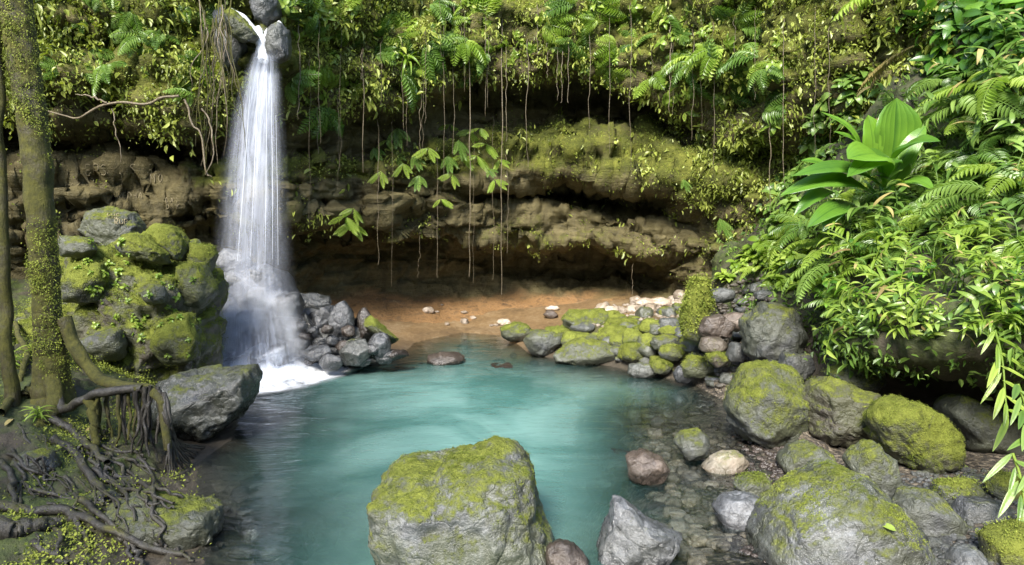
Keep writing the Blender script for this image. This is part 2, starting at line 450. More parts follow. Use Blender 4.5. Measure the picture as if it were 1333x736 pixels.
# ---- the cliff: rows = foot, cave floor, cave back, shelf low edge, shelf top edge, crack low, crack high, band low, band top, recess low, recess high, lip low edge, lip face, face, top, crest
CL = [
 (-420, [(520,9.0),(470,9.2),(420,9.2),(380,9.0),(340,9.0),(330,9.1),(320,9.1),(310,8.8),(200,8.7),(190,9.1),(130,9.1),(110,8.5),(40,8.4),(-60,8.4),(-260,8.8),(-330,12)]),
 (-60, [(420,11.6),(400,11.8),(370,11.9),(345,11.8),(320,11.8),(310,11.9),(300,11.9),(290,11.6),(215,11.5),(205,12.2),(130,12.1),(115,11.0),(40,10.9),(-60,10.7),(-260,11.2),(-330,15)]),
 (100, [(400,12.2),(380,12.4),(350,12.5),(330,12.5),(305,12.5),(300,12.6),(295,12.6),(285,12.4),(214,12.5),(206,13.6),(190,13.4),(155,11.9),(90,11.5),(-40,11.2),(-260,11.6),(-330,15)]),
 (220, [(400,12.6),(380,12.8),(345,13.2),(315,13.2),(300,12.9),(298,12.9),(290,12.8),(280,12.6),(216,12.8),(206,13.9),(190,13.7),(170,12.1),(90,11.7),(-40,11.4),(-260,11.8),(-330,15)]),
 (280, [(400,12.8),(380,13.0),(340,13.9),(305,13.9),(280,12.9),(275,12.9),(262,12.8),(250,12.6),(215,12.8),(200,13.4),(180,13.2),(160,12.2),(90,11.8),(-10,11.6),(-260,12.4),(-330,15)]),
 (335, [(400,13.2),(380,13.4),(340,14.2),(300,14.0),(275,13.1),(268,13.1),(255,13.1),(240,12.9),(210,12.9),(195,13.3),(165,13.2),(140,12.5),(78,11.7),(52,11.9),(0,13.6),(-330,16)]),
 (372, [(400,13.8),(382,14.2),(340,14.9),(300,14.7),(275,13.6),(268,13.6),(250,13.5),(235,13.3),(212,13.2),(205,13.7),(175,13.6),(150,12.8),(80,12.2),(-10,11.9),(-260,12.6),(-330,15)]),
 (430, [(420,14.6),(384,15.8),(340,16.2),(298,15.9),(285,14.4),(275,14.3),(255,14.2),(240,14.1),(212,14.0),(206,14.4),(165,14.3),(148,13.6),(70,13.2),(-50,12.9),(-260,13.2),(-330,16)]),
 (510, [(425,15.6),(384,17.2),(335,17.4),(306,17.0),(295,15.3),(285,15.2),(255,15.2),(240,15.1),(206,15.0),(196,15.6),(140,15.4),(126,14.5),(60,14.2),(-60,14.0),(-260,14.3),(-330,18)]),
 (590, [(428,16.2),(384,18.0),(335,18.3),(312,17.9),(303,16.2),(290,16.0),(262,16.1),(235,15.9),(190,15.8),(180,16.5),(130,16.3),(106,15.2),(50,14.9),(-60,14.7),(-260,15.0),(-330,19)]),
 (670, [(430,16.6),(385,18.3),(345,19.3),(318,18.4),(308,16.8),(262,16.9),(248,17.5),(236,16.3),(168,16.2),(158,17.3),(112,17.2),(90,15.4),(40,15.1),(-60,15.0),(-260,15.3),(-330,19)]),
 (760, [(430,16.6),(385,18.2),(358,19.6),(330,19.4),(318,16.6),(274,16.7),(262,19.4),(236,16.2),(166,16.2),(158,17.7),(120,17.6),(98,15.5),(40,15.2),(-60,15.0),(-260,15.3),(-330,19)]),
 (840, [(430,16.0),(385,17.4),(362,18.9),(342,18.6),(328,16.3),(290,16.4),(276,18.8),(236,15.8),(175,15.8),(165,17.2),(135,17.0),(112,15.2),(50,14.9),(-60,14.6),(-260,14.9),(-330,18)]),
 (900, [(430,15.0),(388,15.6),(370,15.8),(350,15.5),(318,15.2),(300,15.8),(285,16.0),(262,15.0),(215,14.9),(200,15.9),(165,15.8),(140,14.6),(60,14.3),(-60,14.0),(-260,14.3),(-330,17)]),
 (960, [(440,13.6),(400,13.9),(370,14.2),(345,14.3),(310,14.0),(298,14.6),(285,14.8),(268,14.0),(235,13.9),(225,14.9),(195,14.8),(170,13.6),(80,13.3),(-60,13.0),(-260,13.3),(-330,16)]),
 (1030, [(470,12.3),(430,12.5),(390,12.8),(350,13.0),(310,13.0),(300,13.4),(280,13.4),(262,12.9),(240,12.9),(230,13.7),(200,13.6),(175,12.7),(80,12.4),(-60,12.1),(-260,12.4),(-330,15)]),
 (1150, [(520,11.0),(480,11.2),(430,11.4),(390,11.5),(350,11.6),(330,11.7),(310,11.7),(290,11.6),(240,11.6),(220,11.9),(180,11.9),(150,11.5),(60,11.3),(-60,11.0),(-260,11.2),(-330,14)]),
 (1350, [(600,9.6),(540,9.8),(480,10),(430,10),(380,10.1),(360,10.1),(330,10.1),(300,10.1),(240,10.1),(220,10.2),(180,10.2),(150,10.0),(60,9.9),(-60,9.8),(-260,10.0),(-330,13)]),
 (1800, [(760,7.4),(700,7.5),(600,7.6),(500,7.6),(420,7.6),(380,7.7),(340,7.7),(300,7.7),(240,7.7),(220,7.8),(180,7.8),(150,7.6),(60,7.6),(-60,7.5),(-260,7.7),(-330,10)]),
]
CSEG = [10, 14, 12, 12, 14, 8, 8, 8, 24, 10, 16, 12, 20, 22, 22, 6]
NU = 760
G, CU, CVp = loft(CL, NU, CSEG[:15], 2, 1, [0, .1, .5, 1, 1, 1, 1, 1, 1, 1, 1, 1, .8, .4, 0, 0])
N0 = grid_normals(G)
if N0[NU // 2, 150].dot(np.array([0, -1, 0])) < 0: N0 = -N0
warp = np.stack([G[..., 0] * 0.28, G[..., 1] * 0.28, G[..., 2] * 2.6 + 0.7 * fbm(G, 0.5, 2, 5)], -1)
strata = fbm(warp, 1.0, 4, 31, 0.6)
ridge = fbm(G * np.array([0.7, 0.7, 1.3]), 0.75, 5, 77, 0.55, True)
lump = fbm(G, 0.45, 3, 9)
fineN = fbm(G, 3.2, 4, 55, 0.55, True)
damp = np.interp(CVp, [0, 0.8, 1.3, 2.4, 15], [0.12, 0.25, 0.75, 1.0, 1.0])[None, :]
wp_ = G * np.array([0.55, 0.55, 1.25]) + 0.25 * np.stack([fbm(G, 0.9, 3, 21), fbm(G, 0.9, 3, 22), fbm(G, 0.9, 3, 23)], -1)
blk = blocks(wp_, 0.95, 700) * 0.6 + blocks(wp_, 2.6, 710) * 0.28
sl_ = G[..., 2] * 1.25 + 0.9 * fbm(G, 0.35, 3, 741) + 0.25 * fbm(G, 1.4, 2, 742)
saw = sl_ - np.floor(sl_)
ledge = 0.26 * (saw ** 1.6 - 0.4) * sstep(10.6, 9.6, np.repeat(CVp[None], NU, 0)) * (0.4 + 0.6 * sstep(-0.3, 0.3, fbm(G, 0.5, 2, 743)))
disp = damp * (0.26 * lump + 0.24 * ridge + 0.22 * strata + 0.12 * fineN + 0.46 * blk + ledge)
G = G + N0 * disp[..., None]
CN = grid_normals(G)
if CN[NU // 2, 150].dot(np.array([0, -1, 0])) < 0: CN = -CN
vv = np.repeat(CVp[None], NU, 0)
uu = np.repeat(CU[:, None], len(CVp), 1)
mossA = np.interp(vv, [0, 2.6, 3.2, 4, 4.9, 6.9, 7.3, 8.1, 9, 10.5, 11, 12, 15], [-.3, -.05, .5, .58, .2, .2, .9, .98, .25, .05, .55, .95, .95])
mossA = mossA + 0.45 * fbm(G, 0.8, 3, 91)
mossA = mossA - 0.75 * sstep(300, 180, uu) * sstep(9.5, 8.5, vv)
sandA = sstep(1.15, 0.80, vv + 0.25 * fbm(G, 1.2, 3, 41)) * sstep(360, 420, uu) * sstep(930, 840, uu)
cliff = link('cliff', np_mesh('cliff', G, grid_faces(NU, len(CVp)), M_CLIFF, True, {'moss': mossA.ravel(), 'sand': sandA.ravel()}))
tag(cliff, kind='structure')
add_bvh(G, grid_faces(NU, len(CVp)))

# ---- right bank (plants on top, dark hollow under the lip)
RB = [
 (930, [(505,9.8),(470,10.9),(440,11.6),(425,12.1),(405,12.6),(390,13.0),(375,13.3),(362,13.6),(350,13.9),(340,14.2)]),
 (985, [(540,8.4),(490,9.2),(455,9.9),(435,10.3),(412,10.7),(392,11.2),(372,11.8),(352,12.3),(332,12.8),(310,13.4)]),
 (1045, [(590,7.2),(530,8.2),(480,8.9),(440,9.2),(420,9.2),(390,9.6),(345,10.2),(310,10.9),(275,11.4),(230,12.3)]),
 (1110, [(640,6.5),(560,7.7),(500,8.2),(470,8.2),(455,7.5),(410,7.8),(340,8.7),(290,9.6),(240,10.4),(160,11.3)]),
 (1200, [(680,6.0),(590,7.4),(520,8.1),(465,8.0),(455,6.7),(400,6.9),(335,7.9),(270,8.8),(180,9.8),(60,10.8)]),
 (1300, [(720,5.7),(600,7.0),(530,7.7),(475,7.6),(465,6.1),(400,6.4),(330,7.2),(250,8.0),(150,8.9),(20,9.8)]),
 (1420, [(760,5.3),(640,6.2),(560,6.8),(490,6.8),(480,5.6),(410,5.9),(330,6.5),(240,7.2),(130,7.9),(0,8.7)]),
 (1800, [(900,4.2),(760,4.8),(650,5.2),(560,5.3),(520,5.0),(430,5.2),(330,5.6),(220,6.0),(100,6.5),(-60,7.2)]),
]
GR, RU, RV = loft(RB, 260, [20, 16, 12, 10, 14, 18, 16, 18, 20], 2, 1)
NR = grid_normals(GR)
if NR[130, 60][1] > 0: NR = -NR
GR = GR + NR * (0.42 * fbm(GR, 0.9, 4, 201) + 0.12 * fbm(GR, 2.6, 3, 202, 0.5, True))[..., None]
NR = grid_normals(GR)
if NR[130, 60][1] > 0: NR = -NR
rv = np.repeat(RV[None], 260, 0)
bank = link('bank', np_mesh('bank', GR, grid_faces(260, len(RV)), M_GROUND, True, {
    'sand': np.zeros(rv.size), 'pebble': sstep(2.2, 1.2, rv).ravel(), 'moss': sstep(3.4, 4.4, rv).ravel() * 0.9}))
tag(bank, kind='structure')
add_bvh(GR, grid_faces(260, len(RV)))

# ---- left bank under the tree
LB = [
 (-500, [(860,3.6),(760,4.0),(690,4.4),(620,4.8),(560,5.4),(500,6.2),(450,7.4),(400,9.0),(360,11)]),
 (0, [(800,4.05),(740,4.45),(680,4.95),(610,5.8),(550,6.4),(495,7.1),(455,8.3),(410,10.2),(360,12.2)]),
 (70, [(800,4.05),(740,4.5),(680,5.05),(610,5.95),(550,6.55),(500,7.2),(460,8.4),(415,10.4),(365,12.4)]),
 (130, [(800,4.1),(740,4.6),(680,5.2),(620,6.0),(565,6.7),(515,7.4),(470,8.7),(425,10.6),(375,12.6)]),
 (190, [(800,4.3),(740,4.75),(680,5.4),(630,6.05),(590,6.6),(545,7.5),(490,9.2),(440,11.0),(385,12.8)]),
 (235, [(800,4.2),(740,4.7),(690,5.35),(650,5.95),(615,6.6),(570,7.7),(510,9.7),(455,11.6),(395,13.0)]),
 (275, [(820,4.05),(760,4.55),(715,5.1),(675,5.6),(640,6.3),(590,7.5),(530,9.3),(470,11.8),(410,13.2)]),
 (330, [(840,3.95),(790,4.4),(745,4.9),(700,5.4),(660,6.1),(610,7.3),(550,9.0),(490,11.6),(425,13.4)]),
]
GL, LU, LV = loft(LB, 260, [14, 16, 20, 20, 20, 22, 22, 18], 2, 1)
NL = grid_normals(GL)
if NL[130, 60][2] < 0: NL = -NL
GL = GL + NL * (0.13 * fbm(GL, 1.3, 4, 301) + 0.07 * fbm(GL, 4.0, 3, 302, 0.5, True))[..., None]
NL = grid_normals(GL)
if NL[130, 60][2] < 0: NL = -NL
lbank = link('tree_bank_terrain', np_mesh('tree_bank_terrain', GL, grid_faces(260, len(LV)), M_GROUND, True, {
    'sand': np.zeros(GL.shape[0] * GL.shape[1]), 'pebble': 0.1 * np.ones(GL.shape[0] * GL.shape[1]),
    'moss': sstep(0.02, 0.22, GL[..., 2]).ravel()}))
tag(lbank, kind='structure')
add_bvh(GL, grid_faces(260, len(LV)))

# ---------------------------------------------------------------- ground sheet with the pool bed in it
SH = [(-320, 900), (60, 800), (235, 745), (285, 690), (262, 640), (262, 600), (305, 572), (325, 510), (290, 488), (300, 466), (400, 476), (520, 466), (540, 446), (600, 433),
      (660, 437), (690, 462), (800, 478), (900, 499), (950, 525), (985, 582), (1012, 622), (1010, 680), (1000, 745), (1010, 860)]
shore = [tuple(on_z(a, b)[:2]) for a, b in SH] + [(0.9, 2.4), (-1.6, 2.2)]
def shore_dist(X, Y):
    d = np.full(X.shape, 1e9)
    inside = np.zeros(X.shape, bool)
    n = len(shore)
    for i in range(n):
        x0, y0 = shore[i]; x1, y1 = shore[(i + 1) % n]
        ex, ey = x1 - x0, y1 - y0
        t = np.clip(((X - x0) * ex + (Y - y0) * ey) / (ex * ex + ey * ey + 1e-12), 0, 1)
        d = np.minimum(d, np.hypot(X - x0 - t * ex, Y - y0 - t * ey))
        c = ((y0 > Y) != (y1 > Y))
        xi = x0 + (Y - y0) / (ey if abs(ey) > 1e-9 else 1e-9) * ex
        inside ^= c & (X < xi)
    return np.where(inside, -d, d)
def ground_h(X, Y):
    d = shore_dist(X, Y)
    P = np.stack([X, Y, 0 * X], -1)
    right = sstep(0.2, 1.6, X - 0.12 * (Y - 6)) * sstep(10.5, 8.5, Y)
    slope = 0.62 - 0.50 * right
    dep = np.minimum(-d * slope, 1.75 - 1.2 * right)
    hin = -np.maximum(dep, 0) + (0.10 * fbm(P, 1.1, 3, 401) + 0.03 * fbm(P, 4, 2, 402)) * sstep(0, 0.5, -d)
    back = sstep(13, 15, Y)
    hout = 0.30 * np.maximum(d, 0) ** 0.8 * (1 - 0.25 * back) + 0.04 * fbm(P, 1.8, 3, 403) * sstep(0, 0.4, d)
    hout = hout * (1 - 0.78 * sstep(1.2, 2.0, X) * sstep(9.5, 8, Y))
    hout = hout * (1 - 0.9 * sstep(-1.2, -2.0, X) * sstep(10.5, 9, Y))
    hout = np.minimum(hout, 0.95)
    h = np.where(d < 0, hin, hout)
    for mx, my, D_, hh, rx, ry in ((455, 440, 11.9, .62, .75, .6), (410, 430, 12.1, .75, .6, .6), (850, 440, 11.9, .50, .9, .8), (925, 430, 10.4, .55, .8, .9), (770, 430, 13.2, .30, .8, .6)):
        c_ = at(mx, my, D_)
        hout = hout + hh * np.exp(-((X - c_.x) / rx) ** 2 - ((Y - D_) / ry) ** 2) * sstep(0.02, 0.5, d)
    h = np.where(d < 0, hin, hout)
    r = np.hypot(X * 0.9, (Y - 8.5))
    far = sstep(12.5, 24, r)
    gorge = far * (11.0 + 2.5 * fbm(P, 0.07, 4, 404)) + sstep(24, 120, r) * 4
    return np.where(far > 0, h * (1 - far) + gorge, h), d
def axis(lo, hi, step, far):
    a = np.arange(lo, hi + 1e-6, step)
    g = [step * 1.35 ** i for i in range(1, 60)]
    c = np.cumsum(g); c = c[c < far]
    return np.concatenate([lo - c[::-1], a, hi + c])
ax, ay = axis(-8, 8, 0.07, 400), axis(2.0, 18.5, 0.07, 400)
X, Y = np.meshgrid(ax, ay, indexing='ij')
H, SD = ground_h(X, Y)
GG = np.stack([X, Y, H], -1)
backA = sstep(12.2, 14.2, Y) * sstep(0.06, -0.15, -H) * sstep(4.6, 2.6, X)
backA = np.maximum(backA, 0.75 * sstep(12.6, 14.6, Y) * sstep(-0.7, -0.1, H))
pebA = sstep(0.0, 1.0, X) * sstep(11.5, 9.5, Y)
mossG = sstep(0.15, 0.6, H) * (1 - backA)
ground = link('ground', np_mesh('ground', GG, grid_faces(len(ax), len(ay)), M_GROUND, True,
              {'sand': backA.ravel(), 'pebble': pebA.ravel(), 'moss': mossG.ravel()}))
tag(ground, kind='structure')
add_bvh(GG, grid_faces(len(ax), len(ay)))

# ---------------------------------------------------------------- water
def water_material():
    k = NT('pool_water')
    P = k.n('NewGeometry').outputs['Position']
    dep = k.attr('depth')
    sw = k.noise(P, 0.55, 4, 0.6, 0.8)
    opac = k.math('SUBTRACT', 1.0, k.math('POWER', 2.718, k.math('MULTIPLY', k.math('POWER', dep, 1.6), -0.60)))
    opac = k.math('MULTIPLY', opac, k.math('ADD', 0.72, k.math('MULTIPLY', sw, 0.36)), clamp=True)
    milk = k.mix(k.rng(sw, 0.32, 0.68), (0.085, 0.225, 0.200), (0.215, 0.400, 0.362))
    tcol = k.mix(k.math('MULTIPLY', dep, 1.2, clamp=True), (0.93, 0.97, 0.95), (0.30, 0.50, 0.46))
    tr = k.n('BsdfTransparent', {'Color': tcol})
    df = k.n('BsdfDiffuse', {'Color': milk})
    body = k.n('MixShader', {0: opac, 1: tr.outputs[0], 2: df.outputs[0]})
    w1 = k.noise(k.n('Mapping', {'Vector': P, 'Scale': (1.0, 2.4, 1.0)}).outputs[0], 2.3, 3, 0.5, 0.4)
    w2 = k.noise(k.n('Mapping', {'Vector': P, 'Scale': (1.0, 2.2, 1.0)}).outputs[0], 9.0, 2, 0.5)
    nb = k.bump(k.math('ADD', w1, k.math('MULTIPLY', w2, 0.22)), 0.35, 0.05)
    gl = k.n('BsdfGlossy', {'Color': (0.95, 0.97, 1.0), 'Roughness': 0.09, 'Normal': nb})
    fr = k.n('Fresnel', {'IOR': 1.33, 'Normal': nb})
    mx = k.n('MixShader', {0: fr.outputs[0], 1: body.outputs[0], 2: gl.outputs[0]})
    return k.done(mx.outputs[0])
M_WATER = water_material()
wx, wy = np.arange(-5.6, 3.61, 0.09), np.arange(1.6, 17.2, 0.09)
WX, WY = np.meshgrid(wx, wy, indexing='ij')
WH, WD = ground_h(WX, WY)
wz = 0.006 * fbm(np.stack([WX, WY * 1.8, 0 * WX], -1), 1.2, 3, 501)
water = link('water', np_mesh('water', np.stack([WX, WY, wz], -1), grid_faces(len(wx), len(wy)), M_WATER, True, {'depth': np.clip(-WH, 0, 3).ravel()}))
tag(water, kind='structure')

GROUND_BVHS = list(BVHS)
# ================================================================ rocks
_ICO = {}
def ico(level):
    if level not in _ICO:
        bm = bmesh.new()
        bmesh.ops.create_icosphere(bm, subdivisions=level, radius=1.0)
        V = np.array([v.co[:] for v in bm.verts]); F = np.array([[v.index for v in f.verts] for f in bm.faces], np.int32)
        bm.free()
        _ICO[level] = (unit(V), F)
    return _ICO[level]
def shape_rock(size, seed, level=4, angular=0.5, rough=1.0, poly=None, box=2.6):
    """size = half extents (x, y, z); poly = outline in the xz plane, relative to the centre"""
    rng = np.random.default_rng(seed)
    D, F = ico(level)
    sx, sy, sz = size
    if poly is not None:
        pa = np.asarray(poly, float)
        dense = []
        for i in range(len(pa)):
            a, b = pa[i], pa[(i + 1) % len(pa)]
            for t in np.linspace(0, 1, 24, endpoint=False): dense.append(a + (b - a) * t)
        dense = np.array(dense)
        th = np.arctan2(dense[:, 1] / sz, dense[:, 0] / sx)
        rr = np.hypot(dense[:, 0] / sx, dense[:, 1] / sz)
        o = np.argsort(th)
        th, rr = th[o], rr[o]
        th = np.concatenate([th - 2 * np.pi, th, th + 2 * np.pi]); rr = np.tile(rr, 3)
        a = np.arctan2(D[:, 2], D[:, 0])
        rad = np.interp(a, th, rr)
        cy = np.clip(np.abs(D[:, 1]), 0, 1)
        inpl = np.sqrt(np.maximum(1 - cy ** 2, 1e-6))
        fac = (1 - cy ** box) ** (1.0 / box)
        V = np.stack([D[:, 0] / inpl * rad * fac * sx, np.sign(D[:, 1]) * cy ** 0.9 * sy, D[:, 2] / inpl * rad * fac * sz], -1)
    else:
        p = np.sum(np.abs(D) ** box, 1) ** (1.0 / box)
        V = D / p[:, None] * np.array(size)
    sc = np.array(size)
    Q = V / sc
    npl = int(5 + angular * 16)
    for i in range(npl):
        n = rng.normal(size=3)
        if poly is not None: n = n * np.array([1, 1, 1.0]); n[1] = -abs(n[1]) - 0.75
        n /= np.linalg.norm(n)
        h = np.max(Q @ n) * (1 - angular * rng.uniform(0.10, 0.46) * (0.8 if poly is not None else 1.0))
        e = np.maximum(Q @ n - h, 0)
        Q = Q - n * (e * 0.97)[:, None]
    V = Q * sc
    m = float(np.mean(size))
    N = unit(V / sc ** 2)
    so = rng.uniform(-50, 50, 3)
    U = V / m + so
    d = 0.13 * fbm(U, 1.1, 4, 3) + 0.075 * fbm(U, 3.0, 5, 5, 0.55, True)
    Uw = U + 0.22 * np.stack([fbm(U, 1.6, 2, q + 30) for q in range(3)], -1)
    d = d + (0.06 + 0.05 * angular) * blocks(Uw, 1.7, 40 + seed % 50, 0.10)
    if level >= 4:
        d = d + 0.028 * blocks(Uw, 4.6, 60, 0.12) + 0.02 * fbm(U, 10, 3, 8, 0.6, True)
    if level >= 5:
        d = d + 0.012 * fbm(U, 26, 3, 18, 0.6)
    V = V + N * (d * m * rough)[:, None]
    return V, F
ROCKS = []
def rock(name, label, out, D, mat=None, moss=0.5, tone=1.0, wet=0.5, ang=0.5, dep=None, seed=None, cat='rock', group=None, level=4, box=2.6, rough=1.0, sink=0.0, outline=True):
    """out = outline polygon or (x0, y0, x1, y1) in the photograph; D = distance of the rock's centre"""
    seed = seed if seed is not None else len(ROCKS) + 3
    if not isinstance(out[0], (tuple, list)):
        x0, y0, x1, y1 = out
        rg = np.random.default_rng(seed + 900)
        pts = []
        nn = rg.integers(6, 9)
        for i in range(nn):
            a = 2 * np.pi * (i + rg.uniform(-.25, .25)) / nn
            c, s = np.cos(a), np.sin(a)
            q = (abs(c) ** 3 + abs(s) ** 3) ** (-1 / 3) * rg.uniform(0.84, 1.0)
            pts.append(((x0 + x1) / 2 + c * q * (x1 - x0) / 2, (y0 + y1) / 2 + s * q * (y1 - y0) / 2))
        out = pts
    W = [at(a, b, D) for a, b in out]
    xs = [w.x for w in W]; zs = [w.z for w in W]
    cx, cz = (min(xs) + max(xs)) / 2, (min(zs) + max(zs)) / 2
    sx, sz = (max(xs) - min(xs)) / 2, (max(zs) - min(zs)) / 2
    sy = dep if dep else 0.5 * (sx + sz) * 0.95
    if level == 4 and max(sx, sz) / D * FPX < 19: level = 3
    V, F = shape_rock((sx, sy, sz), seed, level, ang, rough, [(w.x - cx, w.z - cz) for w in W], box)
    zb = V[:, 2].min()
    me = np_mesh(name, V - np.array([0, 0, zb]), F, mat or M_ROCK, True)
    o = link(name, me)
    o.location = (cx, D, cz + zb - sink)
    o.color = (moss, tone, wet, 1)
    tag(o, label, cat, group)
    ROCKS.append((o, V + np.array([cx, D, cz]), F))
    add_bvh(V + np.array([cx, D, cz - sink]), F)
    return o

# foreground and right shore
r_fg = rock('boulder', 'large moss topped grey boulder standing in the water at the front of the pool', [(488,617),(500,607),(522,600),(548,595),(572,594),(582,586),(605,576),(640,571),(667,576),(686,590),(692,612),(696,640),(706,665),(716,690),(719,740),(722,806),(500,806),(500,736),(496,690),(491,650)], 5.0, moss=0.44, tone=2.1, wet=0.7, ang=0.25, dep=0.62, cat='boulder', level=6, box=3.2, seed=5, rough=.8, sink=.10)
r_tri = rock('rock', 'pale blue grey pointed rock in the water right of the front boulder', [(800,651),(815,655),(845,680),(884,697),(872,712),(852,740),(848,775),(783,775),(784,706),(794,682)], 4.85, moss=0.10, tone=1.55, wet=0.85, ang=0.65, dep=0.28, seed=21, level=5)
rock('rock', 'small dark rough rock half hidden against the foot of the front boulder', [(712,712),(730,708),(752,718),(768,742),(762,780),(708,780)], 4.6, M_BROWN, moss=0.0, tone=0.9, wet=0.7, ang=0.7, dep=0.2)
r_G = rock('boulder', 'tall rounded grey boulder with mossy right side at the edge of the shallows', [(950,535),(957,502),(974,478),(1000,470),(1031,478),(1048,500),(1056,535),(1050,565),(1022,590),(990,582),(966,562)], 7.6, moss=0.5, tone=1.3, wet=0.3, ang=0.5, dep=0.5, cat='boulder', level=5, seed=31)
r_H = rock('boulder', 'brown angular ridged boulder leaning beside the tall rounded boulder', [(1047,530),(1064,506),(1082,495),(1112,511),(1148,520),(1140,560),(1112,588),(1082,592),(1062,572)], 7.2, M_BROWN, moss=0.42, tone=0.6, wet=0.3, ang=1.0, dep=0.45, cat='boulder', level=5)
r_I = rock('boulder', 'moss covered humped boulder under the overhanging plants', [(1134,546),(1148,526),(1175,519),(1207,534),(1236,570),(1249,600),(1236,616),(1207,620),(1176,602),(1146,572)], 6.6, M_BROWN, moss=0.72, tone=0.8, wet=0.1, ang=0.55, dep=0.4, cat='boulder', level=5, seed=44)
rock('boulder', 'dark grey boulder deep in the hollow right of the mossy humped boulder', [(1228,532),(1248,514),(1290,533),(1325,560),(1322,592),(1290,604),(1250,578)], 7.0, moss=0.35, tone=0.6, wet=0.15, ang=0.6, dep=0.4, cat='boulder')
r_K = rock('boulder', 'biggest smooth grey boulder in the right foreground with mossy right flank', [(984,725),(989,692),(1008,657),(1040,631),(1085,607),(1112,607),(1142,626),(1167,657),(1187,690),(1197,722),(1204,790),(980,790)], 4.9, moss=0.32, tone=1.7, wet=0.95, ang=0.38, dep=0.6, cat='boulder', level=6, rough=0.62, seed=52, sink=.06)
rock('rock', 'leaning pale topped rock wedged behind the biggest smooth boulder', [(1104,600),(1120,585),(1140,576),(1160,600),(1174,640),(1150,655),(1112,625)], 5.8, moss=0.42, tone=1.5, wet=0.3, ang=0.6, seed=61)
rock('rock', 'green grey rounded rock at the foot of the brown angular boulder', [(1014,600),(1030,582),(1056,576),(1080,590),(1088,612),(1060,626),(1018,622)], 6.6, moss=0.35, tone=1.1, wet=0.4, ang=0.3)
rock('rock', 'smooth lavender grey wet stone standing in the shallows left of the biggest boulder', [(929,662),(944,648),(970,645),(1000,654),(1006,676),(985,694),(938,690)], 5.45, moss=0.0, tone=1.7, wet=0.85, ang=0.25)
rock('rock', 'small half mossy stone beside the pebbles above the lavender stone', [(956,632),(970,621),(994,619),(1006,634),(992,649),(962,647)], 6.05, moss=0.5, tone=1.1, wet=0.3, ang=0.25)
rock('rock', 'pale cream stone with mossy end lying in the shallows', [(914,608),(940,591),(964,589),(973,603),(956,619),(924,617)], 6.7, M_PALE, moss=0.34, tone=1.2, wet=0.2, ang=0.3)
rock('rock', 'rounded stone with a pale cap standing alone in the shallows', [(879,576),(889,563),(910,559),(922,572),(918,594),(894,600)], 7.0, moss=0.40, tone=1.5, wet=0.5, ang=0.3)
rock('rock', 'wet reddish brown stone breaking the surface at the pool edge', [(814,595),(835,587),(862,598),(872,615),(856,632),(824,632)], 6.35, M_BROWN, moss=0.0, tone=1.7, wet=0.9, ang=0.5)
rock('rock', 'brown sunken stone below the wet reddish stone', (836, 632, 884, 668), 6.05, M_BROWN, moss=0.0, tone=0.9, wet=0.3, ang=0.2, sink=0.17)
rock('rock', 'round dark sunken stone in the green water left of the shallows', (778, 562, 834, 602), 7.2, M_ROCK, moss=0.0, tone=0.5, wet=0.3, ang=0.1, sink=0.22)
rock('rock', 'grey green block among the stones right of the biggest boulder', (1160, 635, 1252, 722), 5.15, moss=0.33, tone=1.3, wet=0.4, ang=0.6, seed=71)
rock('rock', 'flat topped dark wet slate coloured rock near the bottom right', (1240, 648, 1318, 697), 5.35, moss=0.08, tone=0.95, wet=0.75, ang=0.4)
rock('rock', 'low mossy rock behind the flat topped wet rock', (1215, 624, 1280, 664), 5.75, moss=0.5, tone=1.2, wet=0.3, ang=0.4)
rock('rock', 'small yellow mossy rock under the broad leaves at the right edge', (1288, 613, 1332, 660), 5.7, moss=0.62, tone=1.1, wet=0.2, ang=0.3)
rock('rock', 'bright mossy rock cut off by the bottom right corner', (1284, 682, 1360, 772), 4.6, M_BROWN, moss=0.7, tone=1.0, wet=0.2, ang=0.5)
rock('rock', 'grey flat rock at the bottom edge between the block and the corner rock', (1226, 714, 1292, 768), 4.55, moss=0.1, tone=1.4, wet=0.5, ang=0.4)
rock('rock', 'dark rock squeezed against the right foot of the biggest boulder', (1170, 680, 1206, 748), 4.9, moss=0.1, tone=0.8, wet=0.5, ang=0.4)
rock('boulder', 'dark green boulder set in the bank above the tall rounded boulder', (964, 392, 1048, 480), 9.2, moss=0.28, tone=0.75, wet=0.2, ang=0.5, cat='boulder', level=5, seed=81)
rock('rock', 'olive rock under the bank plants above the brown angular boulder', (1078, 466, 1156, 522), 7.9, moss=0.5, tone=0.7, wet=0.2, ang=0.5)
rock('rock', 'small round mossy stone between the tall rounded and brown angular boulders', (1049, 493, 1078, 520), 7.7, moss=0.7, tone=1.0, wet=0.2, ang=0.1)
rock('rock', 'dark rock in shadow below the dark green boulder', (1010, 456, 1062, 500), 8.5, moss=0.2, tone=0.6, wet=0.2, ang=0.5)

